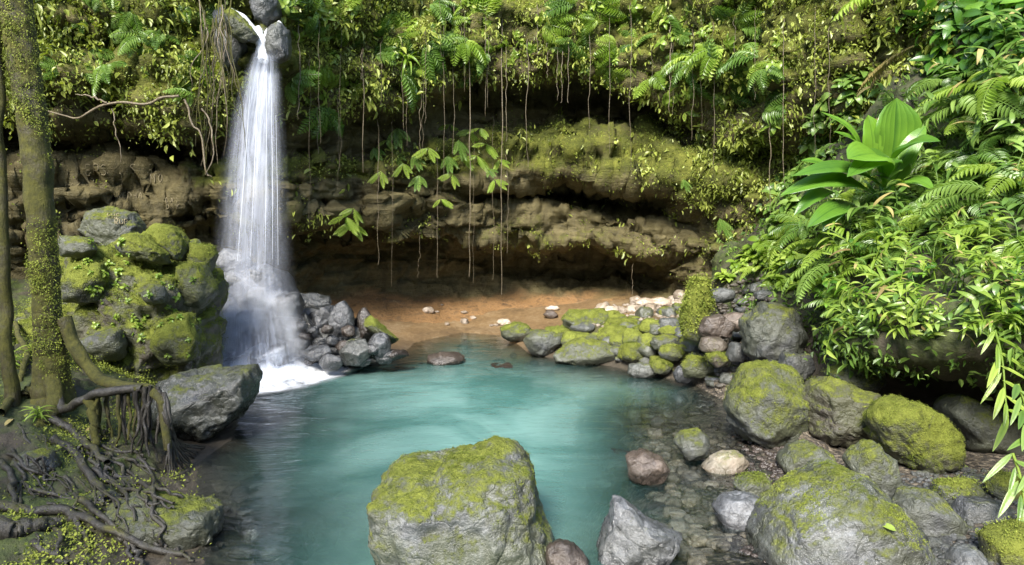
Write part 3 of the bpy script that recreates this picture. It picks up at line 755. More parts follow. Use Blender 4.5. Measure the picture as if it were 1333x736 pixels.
# rock pile at the far right shore
r_col = rock('standing_stone', 'upright mossy pillar shaped stone on the rock pile', [(892,392),(904,363),(919,367),(926,395),(921,430),(908,447),(890,442),(887,415)], 10.4, moss=0.85, tone=0.9, wet=0.1, ang=0.3, dep=0.22, seed=91)
PILE = [
 ('single low mossy rock at the far left end of the rock pile by the sand', (648, 420, 698, 447), 14.4, 0.5, 1.0),
 ('mossy rock with a bare blue grey face at the waterline of the pile', (680, 428, 736, 464), 12.9, 0.35, 1.3),
 ('long low green slab at the waterline in the middle of the pile', [(720,462),(735,448),(757,442),(790,446),(806,455),(806,472),(770,476),(724,474)], 12.2, 0.45, 1.4),
 ('large flat topped green rock crowning the left half of the pile', [(730,415),(742,405),(788,403),(792,425),(775,440),(738,438)], 13.4, 0.55, 1.1),
 ('mossy rock between the long green slab and the flat topped rock', (705, 425, 745, 452), 13.0, 0.65, 1.0),
 ('bright mossy rock right of the flat topped green rock', (783, 413, 832, 440), 13.0, 0.75, 1.0),
 ('steep mossy rock above the right end of the long green slab', (776, 424, 826, 458), 12.4, 0.7, 1.0),
 ('slate green rock right of the bright mossy ridge', (856, 412, 890, 440), 11.6, 0.12, 1.0),
 ('small bluish rock left of the slate green rock', (840, 416, 862, 434), 11.8, 0.0, 1.4),
 ('mossy stone below the small bluish rock', (822, 422, 850, 442), 11.9, 0.6, 1.0),
 ('knobbly mossy stone under the steep mossy rock', (806, 444, 846, 474), 11.6, 0.7, 0.9),
 ('wedge of green rock in the heart of the right pile', (845, 436, 886, 458), 11.2, 0.4, 0.9),
 ('mossy flat stone above the waterline at the centre of the right pile', (855, 448, 892, 470), 10.9, 0.6, 1.0),
 ('blue grey wet stone touching the water at the foot of the pile', (816, 472, 856, 494), 11.0, 0.2, 1.4),
 ('mossy stone beside the blue grey wet stone at the waterline', (845, 466, 878, 488), 10.9, 0.65, 0.9),
 ('broad dark green stone at the right end of the pile by the water', (884, 464, 938, 494), 10.3, 0.5, 0.8),
 ('wet dark pebble like stone at the waterline at the right end', (876, 476, 906, 500), 10.4, 0.0, 1.0),
 ('purplish brown angular rock right of the mossy pillar stone', [(910,428),(918,413),(938,410),(954,422),(952,438),(928,444),(912,440)], 10.0, 0.0, 1.3),
 ('orange brown slab right of the purplish rock', (938, 406, 980, 432), 10.4, 0.0, 1.9),
 ('wet purplish stone below the purplish angular rock', (908, 438, 946, 462), 9.8, 0.1, 1.3),
 ('leaf green stone below the wet purplish stone', (918, 456, 952, 480), 9.7, 0.7, 0.9),
 ('rounded grey stone right of the leaf green stone', (944, 446, 972, 474), 9.6, 0.1, 1.1),
 ('teal grey flat rock up the slope behind the pillar stone', (922, 374, 958, 396), 11.6, 0.1, 1.1),
 ('dark bare rock high on the slope below the ferns', (1012, 335, 1048, 366), 10.4, 0.0, 0.9),
 ('pale whitish rock on top of the far pile', (784, 398, 806, 414), 14.3, 0.0, 2.4),
 ('pale flat stone lying on the sand at the back of the pool', (709, 398, 729, 406), 15.6, 0.0, 1.9),
 ('buff rounded stone on the sand beside the pale flat stone', (706, 404, 728, 416), 15.3, 0.0, 1.5),
 ('white stone at the waterline on the sand beach', (645, 415, 668, 425), 15.4, 0.0, 2.6),
 ('tan boulder lump on the sand under the cave', (548, 399, 566, 409), 16.6, 0.0, 1.7),
 ('long pale slab at the back of the pile under the cave', (826, 388, 880, 402), 13.8, 0.0, 1.7),
]
for i, (lb, out, D, ms, tn) in enumerate(PILE):
    if ' sand' in lb and 'pile' not in lb or 'far pile' in lb or 'under the cave' in lb:
        bx = out if not isinstance(out[0], tuple) else (min(p[0] for p in out), 0, max(p[0] for p in out), max(p[1] for p in out))
        D = hit((bx[0] + bx[2]) / 2, bx[3] - 1, D, False, GROUND_BVHS).y + 0.05
    mt = M_PALE if tn > 1.65 and 'orange' not in lb else (M_BROWN if any(w in lb for w in ('brown', 'purpl', 'tan', 'buff')) else M_ROCK)
    rock('rock', lb, out, D, mt, moss=ms, tone=min(tn, 1.5) if mt is M_PALE else tn, wet=0.5 if ms < 0.3 else 0.2, ang=0.6, seed=200 + i, level=4)
# small stones that nothing tells apart fill the pile
sm = []
for i in range(6):
    V, F = shape_rock((0.13, 0.11, 0.09), 600 + i, 3, 0.55, 1.0)
    sm.append(np_mesh('stone', V, F, M_ROCK, True))
def stones(n, region, label, group, smin, smax, mat=None, tone=(0.7, 1.5), moss=(0, .5), lift=0.3, wet=0.4, seed=1, name='stone', under=False):
    rg = random.Random(seed)
    ms = sm
    if mat is not None:
        ms = []
        for m in sm:
            q = m.copy(); q.materials.clear(); q.materials.append(mat); ms.append(q)
    k = 0; tries = 0
    while k < n and tries < n * 12:
        tries += 1
        px, py = region(rg)
        p, nn = hit(px, py, 9.0, True, GROUND_BVHS)
        if p.y > 17.5: continue
        if under and p.z > -0.03: continue
        o = link(name, rg.choice(ms))
        s = rg.uniform(smin, smax) / 0.13
        if under: s = min(s, max(0.25, (-p.z - 0.01) / (0.09 * (1 + lift))))
        o.matrix_world = Matrix.Translation(p + Vector((0, 0, 0.09 * s * lift))) @ Matrix.Rotation(rg.uniform(0, 6.28), 4, 'Z') @ Matrix.Diagonal((s * rg.uniform(.8, 1.3), s * rg.uniform(.8, 1.2), s * rg.uniform(.6, 1.1), 1))
        o.color = (rg.uniform(*moss), rg.uniform(*tone), wet, 1)
        tag(o, label, 'stone', group)
        k += 1
def in_poly(pts):
    xs = [p[0] for p in pts]; ys = [p[1] for p in pts]
    def f(rg):
        for _ in range(200):
            x, y = rg.uniform(min(xs), max(xs)), rg.uniform(min(ys), max(ys))
            c = False
            for i in range(len(pts)):
                (x0, y0), (x1, y1) = pts[i], pts[i - 1]
                if (y0 > y) != (y1 > y) and x < (x1 - x0) * (y - y0) / (y1 - y0) + x0: c = not c
            if c: return x, y
        return x, y
    return f
stones(62, in_poly([(700,440),(800,405),(890,400),(900,440),(900,485),(820,480),(760,455)]), 'small mossy stone filling the rock pile on the far shore', 'small stones in the far rock pile', 0.12, 0.26, moss=(0.2, .9), seed=3)
stones(50, in_poly([(900,450),(930,380),(1000,372),(1010,420),(960,480),(945,505),(900,500)]), 'small grey stone on the slope between the pillar stone and the dark boulder', 'small stones on the right slope', 0.06, 0.15, moss=(0, .3), tone=(.6, 1.2), seed=4)
stones(20, in_poly([(800,396),(900,384),(900,400),(800,412),(760,408)]), 'small pale stone on the ledge under the cave', 'pale stones behind the rock pile', 0.10, 0.22, mat=M_PALE, moss=(0, .1), tone=(.8, 1.3), seed=5)
stones(60, in_poly([(1170,625),(1260,612),(1325,640),(1333,736),(1200,736)]), 'small grey pebble between the right foreground rocks', 'pebbles between the right foreground rocks', 0.03, 0.07, moss=(0, .3), tone=(.6, 1.3), seed=6, name='pebble')
stones(110, in_poly([(790,600),(860,555),(960,560),(1010,620),(1000,736),(880,736),(860,660)]), 'small brown stone lying under the clear shallow water', 'stones under the shallow water', 0.05, 0.12, mat=M_PALE, moss=(0, 0), tone=(.6, 1.7), seed=7, wet=0.2, under=True, name='pebble')  # tones raised to stand in for the sun patch on the shallows
stones(36, in_poly([(800,505),(940,520),(940,560),(830,570)]), 'dark stone on the pool bed below the rock pile', 'dark stones on the pool bed', 0.14, 0.26, mat=M_BROWN, moss=(0, 0), tone=(.5, 1.2), seed=8, wet=0.2, under=True, name='sunken_stone')
stones(18, in_poly([(640,550),(800,560),(800,720),(720,720),(700,620)]), 'dim stone on the bed in the greener water', 'dim stones on the bed of the green water', 0.22, 0.42, mat=M_BROWN, moss=(0, 0), tone=(.2, .6), seed=9, under=True, lift=0.9, name='sunken_stone')
stones(24, in_poly([(250,650),(400,640),(430,736),(260,736)]), 'dark sunken stone in the water below the tree roots', 'sunken stones by the tree roots', 0.2, 0.42, mat=M_BROWN, moss=(0, 0), tone=(.3, .7), seed=10, under=True, lift=0.7, name='sunken_stone')
stones(9, in_poly([(470,470),(700,462),(780,500),(640,520),(480,500)]), 'large dark rock under the surface near the back of the pool', 'dark rocks under the surface at the back of the pool', 0.45, 0.8, mat=M_BROWN, moss=(0, 0), tone=(.3, .6), seed=13, under=True, lift=2.2, name='sunken_stone')
stones(8, in_poly([(540,398),(700,395),(690,425),(560,425)]), 'small buff stone scattered on the orange sand', 'buff stones on the sand', 0.05, 0.13, mat=M_PALE, moss=(0, 0), tone=(.6, 1.2), seed=12)

# fine gravel between the stones: real little stones, past counting
def gravel(name, n, region, smin, smax, label, mat, seed, moss=0.0, tone=1.0):
    rg = random.Random(seed); rn = np.random.default_rng(seed)
    D0, F0 = ico(2)
    prt = []
    for i in range(n):
        px, py = region(rg)
        p, nn = hit(px, py, 9, False, GROUND_BVHS), None
        if p.y > 17: continue
        r = rg.uniform(smin, smax)
        sc = np.array([r * rg.uniform(.8, 1.4), r * rg.uniform(.8, 1.2), r * rg.uniform(.5, .9)])
        V = D0 * sc * (1 + 0.25 * vnoise(D0 * 1.3 + i * 3.7, seed))[:, None]
        a = rg.uniform(0, 6.28); c, t = math.cos(a), math.sin(a)
        V = np.stack([V[:, 0] * c - V[:, 1] * t, V[:, 0] * t + V[:, 1] * c, V[:, 2]], -1) + np.array(p) + np.array([0, 0, r * .2])
        prt.append((V, F0))
    V, F = join(prt)
    o = link(name, np_mesh(name, V, F, mat, True))
    o.color = (moss, tone, .4, 1)
    tag(o, label, 'gravel', kind='stuff')
gravel('gravel', 900, in_poly([(1150,620),(1260,608),(1333,620),(1333,736),(1190,736)]), .012, .035, 'dark grey gravel between the right foreground rocks', M_ROCK, 3, .15, .7)
gravel('gravel', 700, in_poly([(880,590),(960,560),(1050,590),(1010,640),(1000,736),(900,700)]), .015, .045, 'brown gravel on the edge of the shallows', M_BROWN, 4, 0, 1.2)
gravel('gravel', 500, in_poly([(890,440),(940,370),(1000,360),(1015,430),(960,500),(930,505)]), .03, .07, 'dark gravel on the slope below the ferns', M_BROWN, 5, 0.1, .8)
gravel('gravel', 300, in_poly([(780,400),(910,384),(900,430),(760,425)]), .03, .07, 'pale gravel on the ledge under the cave', M_PALE, 6, 0, .8)

# sunken rocks at the back of the pool
SUNK = [('flat dark rock just breaking the water in front of the sand', (552, 457, 606, 476), 12.3, 0.02), ('small dark rock awash right of the flat dark rock', (632, 468, 680, 484), 11.9, 0.09),
        ('sunken maroon slab lying in the water right of the tree roots', [(303,641),(340,630),(378,631),(379,641),(350,654),(310,653)], 6.25, 0.06)]
for i, (lb, out, D, sk) in enumerate(SUNK):
    rock('rock', lb, out, D, M_BROWN, moss=0.0, tone=0.8, wet=0.6, ang=0.4, dep=0.35, seed=400 + i, sink=sk)

# rocks right of the waterfall foot
FALLR = [
 ('grey square block at the top of the rocks right of the waterfall', (382, 382, 428, 412), 12.3, M_ROCK, 0.05, 1.2),
 ('pale wet angular rock leaning left beside the waterfall', [(399,412),(420,402),(432,399),(432,420),(420,436),(405,428)], 11.7, M_ROCK, 0.0, 1.9),
 ('tall wet wedge shaped rock with a bright face right of the waterfall', [(424,438),(436,400),(446,395),(458,410),(456,432),(444,448)], 11.5, M_ROCK, 0.0, 1.8),
 ('dark brown triangular rock behind the mossy slab', [(459,432),(466,408),(474,405),(488,425),(492,448),(466,452)], 11.7, M_BROWN, 0.0, 0.7),
 ('long mossy slab sloping down to the water right of the waterfall', [(466,414),(474,407),(490,424),(520,448),(512,455),(490,445)], 11.4, M_ROCK, 0.55, 1.0),
 ('blue grey wet rock at the low end of the mossy slab', (476, 434, 508, 466), 11.1, M_ROCK, 0.0, 1.6),
 ('broken grey rock at the waterline between wedge and slab', (440, 440, 480, 478), 11.0, M_ROCK, 0.1, 1.2),
 ('bluish wet rock in the spray at the waterfall foot', (384, 450, 428, 474), 10.9, M_ROCK, 0.0, 1.6),
 ('small wet rock at the edge of the white foam', (414, 464, 442, 482), 10.8, M_ROCK, 0.0, 1.6),
 ('dark rock sloping into the spray below the pale angular rock', [(384,414),(394,410),(418,445),(424,460),(398,456)], 11.4, M_ROCK, 0.1, 0.9),
 ('thin flat wet slab lying at the water surface', [(480,466),(500,457),(535,459),(533,466),(500,472)], 11.2, M_BROWN, 0.0, 0.9),
 ('dark grey rock under the tall wedge shaped rock', (418, 438, 448, 464), 11.2, M_ROCK, 0.0, 0.7),
]
for i, (lb, out, D, mt, ms, tn) in enumerate(FALLR):
    if not isinstance(out[0], tuple):
        out = (out[0] - 4, out[1] - 3, out[2] + 4, out[3] + 4)
    else:
        ox, oy = sum(p[0] for p in out) / len(out), sum(p[1] for p in out) / len(out)
        out = [(ox + (p[0] - ox) * 1.15, oy + (p[1] - oy) * 1.15) for p in out]
    rock('rock', lb, out, D, mt, moss=ms, tone=tn * .5, wet=0.95, ang=1.35, seed=300 + i, rough=0.5)
rock('rock', 'dark rock mass filling the gaps behind the rocks right of the waterfall', [(376,400),(410,402),(450,415),(484,430),(500,462),(470,484),(420,484),(380,478)], 11.9, M_ROCK, moss=0.1, tone=0.6, wet=0.6, ang=0.8, seed=331, dep=0.45)
FS = [(396,440),(408,432),(430,444),(452,432),(462,460),(470,470),(404,470),(436,470),(486,456),(446,452),(416,448),(500,466),(426,430),(392,424)]
for i, (px, py) in enumerate(FS):
    w = 9 + (i * 7) % 6
    tag(rock('rock', 'x', (px - w, py - w * .8, px + w, py + w * .8), 11.05 + 0.04 * (i % 4), M_ROCK if i % 3 else M_BROWN, moss=0.0, tone=0.45 + .08 * (i % 4), wet=.9, ang=1.2, seed=500 + i, level=3), 'small dark wet rock wedged among the rocks right of the waterfall', 'rock', 'small wet rocks right of the waterfall')
# rocks inside the waterfall
CASC = [
 ('pale rock behind the falling water near the mossy outcrop', [(279,332),(296,325),(318,330),(328,345),(310,356),(284,354)], 11.9, 1.7),
 ('big pale rounded rock the waterfall strikes first', [(310,368),(322,352),(342,343),(358,350),(368,372),(345,382),(318,378)], 11.7, 1.9),
 ('rounded wet rock left in the cascade below the first rocks', (282, 352, 326, 388), 11.6, 1.3),
 ('wet rock in the middle of the cascade', (318, 372, 362, 408), 11.5, 1.4),
 ('wet rock at the right side of the cascade under the pale rounded rock', (352, 378, 396, 418), 11.5, 1.3),
 ('dark wet rock at the left side of the cascade', (270, 384, 312, 424), 11.5, 1.0),
 ('low wet rock in the heart of the spray', (306, 400, 356, 438), 11.3, 1.4),
 ('wet ledge rock right of the heart of the spray', (350, 410, 398, 450), 11.3, 1.3),
 ('bluish rock at the left foot of the cascade', (260, 436, 292, 482), 11.0, 1.3),
 ('rounded rock behind the foam at the left foot', (284, 424, 326, 466), 11.2, 1.3),
 ('small rounded rock standing in the white foam', (322, 456, 344, 486), 10.8, 1.3),
 ('second small rock in the foam near the right jet', (348, 446, 376, 482), 10.9, 1.3),
 ('rock at the right foot of the cascade', (372, 436, 404, 468), 11.1, 1.2),
]
for i, (lb, out, D, tn) in enumerate(CASC):
    rock('rock', lb, out, D, M_ROCK, moss=0.0, tone=tn * .75, wet=0.8, ang=0.5, seed=340 + i)
core = rock('rock', 'large dark rock core hidden behind the waterfall cascade rocks', [(262,480),(270,400),(285,350),(325,345),(370,360),(400,420),(412,480),(340,500)], 12.2, M_ROCK, moss=0.0, tone=0.9, wet=0.6, ang=0.4, seed=366, dep=0.7)
# left outcrop and its rocks
r_out = rock('outcrop', 'massive mossy rock outcrop between the tree and the waterfall', [(60,348),(100,332),(150,336),(205,346),(258,358),(274,380),(266,410),(268,455),(262,490),(240,512),(150,540),(60,530),(40,420)], 9.8, M_BROWN, moss=0.58, tone=1.0, wet=0.15, ang=0.5, dep=1.1, cat='outcrop', level=6, rough=1.5, seed=111)
LEFTR = [
 ('grey rock with scratched writing above the mossy outcrop', [(110,300),(118,276),(140,270),(170,278),(182,296),(176,318),(140,324)], 10.2, 0.30, 1.25),
 ('bright green slanting slab on top of the outcrop', [(150,318),(165,304),(190,304),(217,330),(216,343),(190,342),(165,332)], 9.3, 0.62, 1.0),
 ('green topped rock right of the slanting slab', [(188,308),(202,291),(226,296),(244,318),(240,340),(214,335)], 9.6, 0.55, 1.0),
 ('flat bare grey rock beside the trunk on the outcrop', (70, 306, 124, 338), 9.1, 0.05, 1.4),
 ('mossy rock at the right shoulder of the outcrop by the water', (240, 314, 285, 358), 9.7, 0.5, 1.0),
 ('grey stone behind the green topped rock', (238, 310, 264, 332), 10.2, 0.1, 1.2),
 ('dark mossy rock low on the outcrop beside the waterfall', (226, 340, 282, 402), 9.4, 0.30, 0.7),
 ('mossy bulge on the right face of the outcrop above the wet boulder', (200, 405, 264, 478), 8.95, 0.5, 0.9),
 ('mossy hump at the left of the outcrop behind the trunk', (78, 338, 140, 400), 8.9, 0.55, 0.9),
 ('bare grey knob low on the face of the outcrop', (110, 426, 164, 474), 8.75, 0.12, 0.95),
 ('bare grey knob on the upper right of the outcrop', (184, 370, 218, 398), 8.85, 0.1, 1.0),
]
for i, (lb, out, D, ms, tn) in enumerate(LEFTR):
    rock('rock', lb, out, D, M_ROCK, moss=min(ms + .30, .72) if i != 0 else .4, tone=tn * .8, wet=0.3, ang=0.55, seed=420 + i, level=5 if i < 3 else 4)
r_led = rock('boulder', 'dark wet flat topped boulder jutting into the pool beside the tree roots', [(190,506),(225,493),(272,485),(322,484),(327,497),(322,520),(303,546),(272,572),(246,576),(214,562),(195,535)], 7.75, moss=0.2, tone=0.85, wet=0.9, ang=0.8, dep=0.6, box=3.6, cat='boulder', level=5, seed=122)
r_low = rock('boulder', 'rounded olive grey boulder at the water below the tree roots', [(150,656),(184,645),(230,656),(255,660),(264,654),(283,664),(287,690),(266,712),(236,724),(200,718),(176,700)], 5.2, moss=0.34, tone=0.7, wet=0.5, ang=0.3, dep=0.35, cat='boulder', level=5, seed=131)
LOWL = [('flat grey stone in the moss above the rounded boulder', (108, 638, 160, 670), 5.5, 0.2, 1.0), ('dark stone among the roots at the bottom left', (80, 690, 118, 716), 5.1, 0.1, 1.0), ('mossy grey hump under the trunk roots', (18, 583, 72, 625), 5.9, 0.3, 0.9), ('small dark stone at the left bottom edge', (0, 716, 34, 740), 4.9, 0.0, 0.9)]
for i, (lb, out, D, ms, tn) in enumerate(LOWL):
    rock('rock', lb, out, D, M_ROCK, moss=ms, tone=tn, wet=0.4, ang=0.4, seed=450 + i)
# rocks at the top of the waterfall
TOPR = [('round grey boulder perched above the waterfall lip', [(327,8),(332,-14),(350,-16),(364,4),(362,22),(348,34),(334,28)], 11.7, 0.1, 0.9), ('mossy leaning boulder left of the waterfall lip', [(292,20),(304,12),(322,28),(336,48),(330,56),(312,54),(298,42)], 11.4, 0.6, 0.8),
        ('wet dark rock right of the waterfall lip', (348, 28, 378, 84), 11.6, 0.2, 0.9), ('wet dark rock left of the waterfall lip', (280, 28, 326, 92), 11.9, 0.15, 0.6), ('pale wet stone left of the mossy leaning boulder', (277, 8, 300, 38), 11.7, 0.0, 1.5)]
for i, (lb, out, D, ms, tn) in enumerate(TOPR):
    rock('rock', lb, out, D, M_ROCK, moss=ms, tone=tn, wet=0.5, ang=0.4, seed=470 + i)

# ================================================================ waterfall
def fall_material(name, scale, cut, seed):
    k = NT(name)
    tcu = k.attr('across'); tv = k.attr('along'); fade = k.attr('fade')
    v = k.n('CombineXYZ', {0: k.math('MULTIPLY', tcu, scale), 1: k.math('MULTIPLY', tv, 1.3), 2: seed}).outputs[0]
    st = k.noise(v, 1.0, 5, 0.7)
    fine = k.noise(k.n('CombineXYZ', {0: k.math('MULTIPLY', tcu, scale * 4), 1: k.math('MULTIPLY', tv, 1.0), 2: seed + 3}).outputs[0], 1.0, 4, 0.7)
    s = k.math('ADD', k.math('MULTIPLY', st, 0.65), k.math('MULTIPLY', fine, 0.35))
    a = k.math('MULTIPLY', k.rng(s, cut - 0.08, cut + 0.36), fade, clamp=True)
    a = k.math('MULTIPLY', a, 0.84)
    df = k.n('BsdfDiffuse', {'Color': (0.80, 0.85, 0.98)})
    tl = k.n('BsdfTranslucent', {'Color': (0.80, 0.85, 0.98)})
    w = k.n('MixShader', {0: 0.45, 1: df.outputs[0], 2: tl.outputs[0]})
    mx = k.n('MixShader', {0: a, 1: k.n('BsdfTransparent').outputs[0], 2: w.outputs[0]})
    return k.done(mx.outputs[0])
FALL = [(30, 336, 350, 11.75, .35), (58, 334, 352, 11.62, .5), (76, 327, 361, 11.5, 1.0), (100, 319, 362, 11.42, 1.0), (150, 306, 363, 11.35, .95), (220, 296, 366, 11.3, .78), (300, 289, 370, 11.25, .48), (360, 284, 373, 11.2, .34), (420, 278, 384, 11.0, .42), (470, 272, 396, 10.75, .75), (492, 268, 404, 10.6, .85)]
FA = np.array(FALL, float)
wf = empty('waterfall', at(335, 490, 10.8), 'tall white silky waterfall pouring from the notch in the cliff into the pool', 'waterfall')
def curtain(name, inset, dshift, bulge, mat, amp, seed, v0=30, v1=492):
    nu_, nv_ = 61, 120
    py = np.linspace(v0, v1, nv_)
    xl, xr = np.interp(py, FA[:, 0], FA[:, 1]), np.interp(py, FA[:, 0], FA[:, 2])
    D = np.interp(py, FA[:, 0], FA[:, 3]); op = np.interp(py, FA[:, 0], FA[:, 4])
    u = np.linspace(0, 1, nu_)
    mid, hw = (xl + xr) / 2, (xr - xl) / 2 * inset
    PX = mid[None] + hw[None] * (2 * u[:, None] - 1)
    b = np.sqrt(np.maximum(1 - (2 * u - 1) ** 2, 0))
    DD = D[None] - bulge * b[:, None] * (hw[None] / 40) + dshift
    Pn = at_np(PX, np.repeat(py[None], nu_, 0), DD)
    Pn[..., 1] += amp * fbm(np.stack([u[:, None] * 9 + 0 * py[None], 0 * PX + seed, py[None] / 200 + 0 * PX], -1), 1.0, 3, seed)
    edge = np.clip(np.minimum(u, 1 - u) / 0.42, 0, 1)
    fade = (edge * edge * (3 - 2 * edge))[:, None] * op[None] * np.clip((py - v0) / 14, 0.0, 1)[None]
    along = (py - 75) / 100
    me = np_mesh(name, Pn, grid_faces(nu_, nv_), mat, True, {'across': np.repeat(u[:, None], nv_, 1).ravel() , 'along': np.repeat(along[None], nu_, 0).ravel(), 'fade': fade.ravel()})
    o = link(name, me, wf)
    o.matrix_parent_inverse = wf.matrix_basis.inverted()
    return o
MF1, MF2, MF3 = fall_material('falling_water_soft', 6, 0.30, 1.0), fall_material('falling_water_streak', 16, 0.44, 5.0), fall_material('falling_water_fine', 34, 0.50, 9.0)
curtain('water_curtain', 1.32, 0.25, 0.0, MF1, 0.06, 3)
curtain('water_curtain', 1.15, 0.0, 0.25, MF2, 0.10, 5)
curtain('water_curtain', 1.28, -0.05, 0.3, MF3, 0.12, 8)
# ---- tubes
def catmull(P, n):
    P = np.asarray(P, float)
    if len(P) == 2:
        t = np.linspace(0, 1, n)[:, None]
        return P[0] * (1 - t) + P[1] * t
    Q = np.vstack([2 * P[0] - P[1], P, 2 * P[-1] - P[-2]])
    out = []
    s = np.linspace(0, len(P) - 1 - 1e-6, n)
    for x in s:
        i = int(x); t = x - i
        a, b, c, d = Q[i], Q[i + 1], Q[i + 2], Q[i + 3]
        out.append(0.5 * ((2 * b) + (-a + c) * t + (2 * a - 5 * b + 4 * c - d) * t * t + (-a + 3 * b - 3 * c + d) * t ** 3))
    return np.array(out)
def tube_geo(path, rad, sides=7, n=24, wob=0.0, seed=0):
    C = catmull(path, n)
    r = np.interp(np.linspace(0, 1, n), np.linspace(0, 1, len(rad)), rad)
    if wob: C = C + np.stack([vnoise(np.stack([np.arange(n) * 0.35, np.full(n, q * 9.1 + seed), np.zeros(n)], -1), seed) for q in range(3)], -1) * wob
    T = unit(np.gradient(C, axis=0))
    ref = np.array([0.31, 0.85, 0.42]); ref2 = np.array([0.9, -0.1, 0.4])
    A = np.cross(T, ref)
    bad = np.linalg.norm(A, axis=1) < 0.2
    A[bad] = np.cross(T[bad], ref2)
    A = unit(A); B = np.cross(T, A)
    th = np.linspace(0, 2 * np.pi, sides, endpoint=False)
    ring = A[:, None] * np.cos(th)[None, :, None] + B[:, None] * np.sin(th)[None, :, None]
    lump = 1 + ((0.18 if sides < 12 else 0.03) * vnoise(C[:, None] * 6 + ring * 1.5, seed + 5) if wob else 0)
    if sides > 15:
        lump = lump + 0.05 * fbm(C[:, None] * 1.2 + ring * 1.0, 1.0, 2, seed) + 0.045 * fbm(C[:, None] * np.array([.1, .1, .5]) + ring * 3.4, 1.0, 3, seed + 2, .5, True)
    V = C[:, None] + ring * (r[:, None] * lump)[..., None]
    i = np.arange(n - 1)[:, None] * sides; j = np.arange(sides)[None]; j2 = (j + 1) % sides
    F = np.stack([i + j, i + j2, i + sides + j2, i + sides + j], -1).reshape(-1, 4)
    return V.reshape(-1, 3), F
def strand_mat():
    k = NT('water_strand')
    df = k.n('BsdfDiffuse', {'Color': (0.9, 0.93, 0.97)})
    mx = k.n('MixShader', {0: 0.5, 1: k.n('BsdfTransparent').outputs[0], 2: df.outputs[0]})
    return k.done(mx.outputs[0])
M_STRAND = strand_mat()
for (x0, y0, x1, y1, r) in [(336,95,326,335,.008),(347,92,345,345,.007),(353,108,355,338,.007),(326,112,309,340,.007),(359,150,362,345,.006),(359,440,360,478,.018),(309,445,300,482,.015)]:
    V, F = tube_geo([at(x0, y0, 11.1), at((x0 + x1) / 2 + .5, (y0 + y1) / 2, 10.98), at(x1, y1, 10.9 if y1 < 400 else 10.6)], [r * .3, r * .55, r * .3], 6, 16)
    o = link('water_strand', np_mesh('water_strand', V, F, M_STRAND), wf)
    o.matrix_parent_inverse = wf.matrix_basis.inverted()
# stream in the notch above the lip
def veil_material(name, dens=0.75, scale=3.0):
    k = NT(name)
    P = k.n('NewGeometry').outputs['Position']
    a = k.math('MULTIPLY', k.attr('fade'), k.rng(k.noise(P, scale, 5, 0.65), 0.25, 0.62))
    a = k.math('MULTIPLY', a, dens, clamp=True)
    df = k.n('BsdfDiffuse', {'Color': (0.88, 0.91, 0.96)})
    mx = k.n('MixShader', {0: a, 1: k.n('BsdfTransparent').outputs[0], 2: df.outputs[0]})
    return k.done(mx.outputs[0])
M_FOAM = veil_material('foam', 2.2, 1.6)
M_VEIL = veil_material('cascade_veil', 0.8, 2.4)
for pts in ([(300,14,11.5),(318,24,11.45),(332,42,11.5),(341,62,11.55),(342,78,11.5)], [(366,30,11.7),(352,42,11.65),(345,58,11.6),(344,78,11.5)], [(336,36,11.6),(340,50,11.55),(343,80,11.5)]):
    V, F = tube_geo([at(*p) for p in pts], [.05, .07, .08], 8, 20, 0.02, 3)
    o = link('water_strand', np_mesh('water_strand', V, F, M_STRAND), wf)
    o.matrix_parent_inverse = wf.matrix_basis.inverted()
# foam on the pool at the foot
nf, ng = 70, 60
fx, fy = np.meshgrid(np.linspace(-1, 1, nf), np.linspace(-1, 1, ng), indexing='ij')
c0 = on_z(338, 486)
FX = c0.x + 0.10 + fx * 1.55; FY = c0.y - 0.1 + fy * 1.75
rr = np.hypot(fx, fy)
fz = 0.03 + 0.50 * np.clip(1 - rr * 1.25, 0, 1) ** 1.3 * (1 + 0.5 * fbm(np.stack([FX, FY, 0 * FX], -1), 3, 3, 71))
ffade = np.clip(1.45 - rr * 1.15 + 0.35 * fbm(np.stack([FX, FY, 0 * FX], -1), 1.6, 3, 72), 0, 1) ** 1.3 * sstep(1.0, 0.75, rr)
o = link('foam', np_mesh('foam', np.stack([FX, FY, fz], -1), grid_faces(nf, ng), M_FOAM, True, {'fade': ffade.ravel()}), wf)
o.matrix_parent_inverse = wf.matrix_basis.inverted()
# thin water veils running over the cascade rocks (draped on what stands there)
nu_, nv_ = 60, 60
for lay in range(2):
    Gp = np.zeros((nu_, nv_, 3)); fd = np.zeros((nu_, nv_))
    for i in range(nu_):
        for j in range(nv_):
            px = 262 + 136 * i / (nu_ - 1); py = 345 + 148 * j / (nv_ - 1)
            p = hit(px, py, 11.3)
            Gp[i, j] = p
            u = i / (nu_ - 1) * 2 - 1; t = j / (nv_ - 1)
            fd[i, j] = max(0, 1 - abs(u) ** 2.5) * (0.10 + 0.75 * t) * min(1, t * 3)
    Gp[..., 1] = np.clip(Gp[..., 1], 10.45, 12.0)
    fd *= (Gp[..., 1] > 10.46)
    for _ in range(5 + 9 * lay):
        Gp[1:-1, 1:-1] = 0.2 * (Gp[1:-1, 1:-1] + Gp[:-2, 1:-1] + Gp[2:, 1:-1] + Gp[1:-1, :-2] + Gp[1:-1, 2:])
    Gp[..., 1] -= 0.07 + 0.16 * lay
    o = link('cascade_veil', np_mesh('cascade_veil', Gp, grid_faces(nu_, nv_), M_VEIL, True, {'fade': (fd * (0.75 if lay else 0.7)).ravel()}), wf)
    o.matrix_parent_inverse = wf.matrix_basis.inverted()
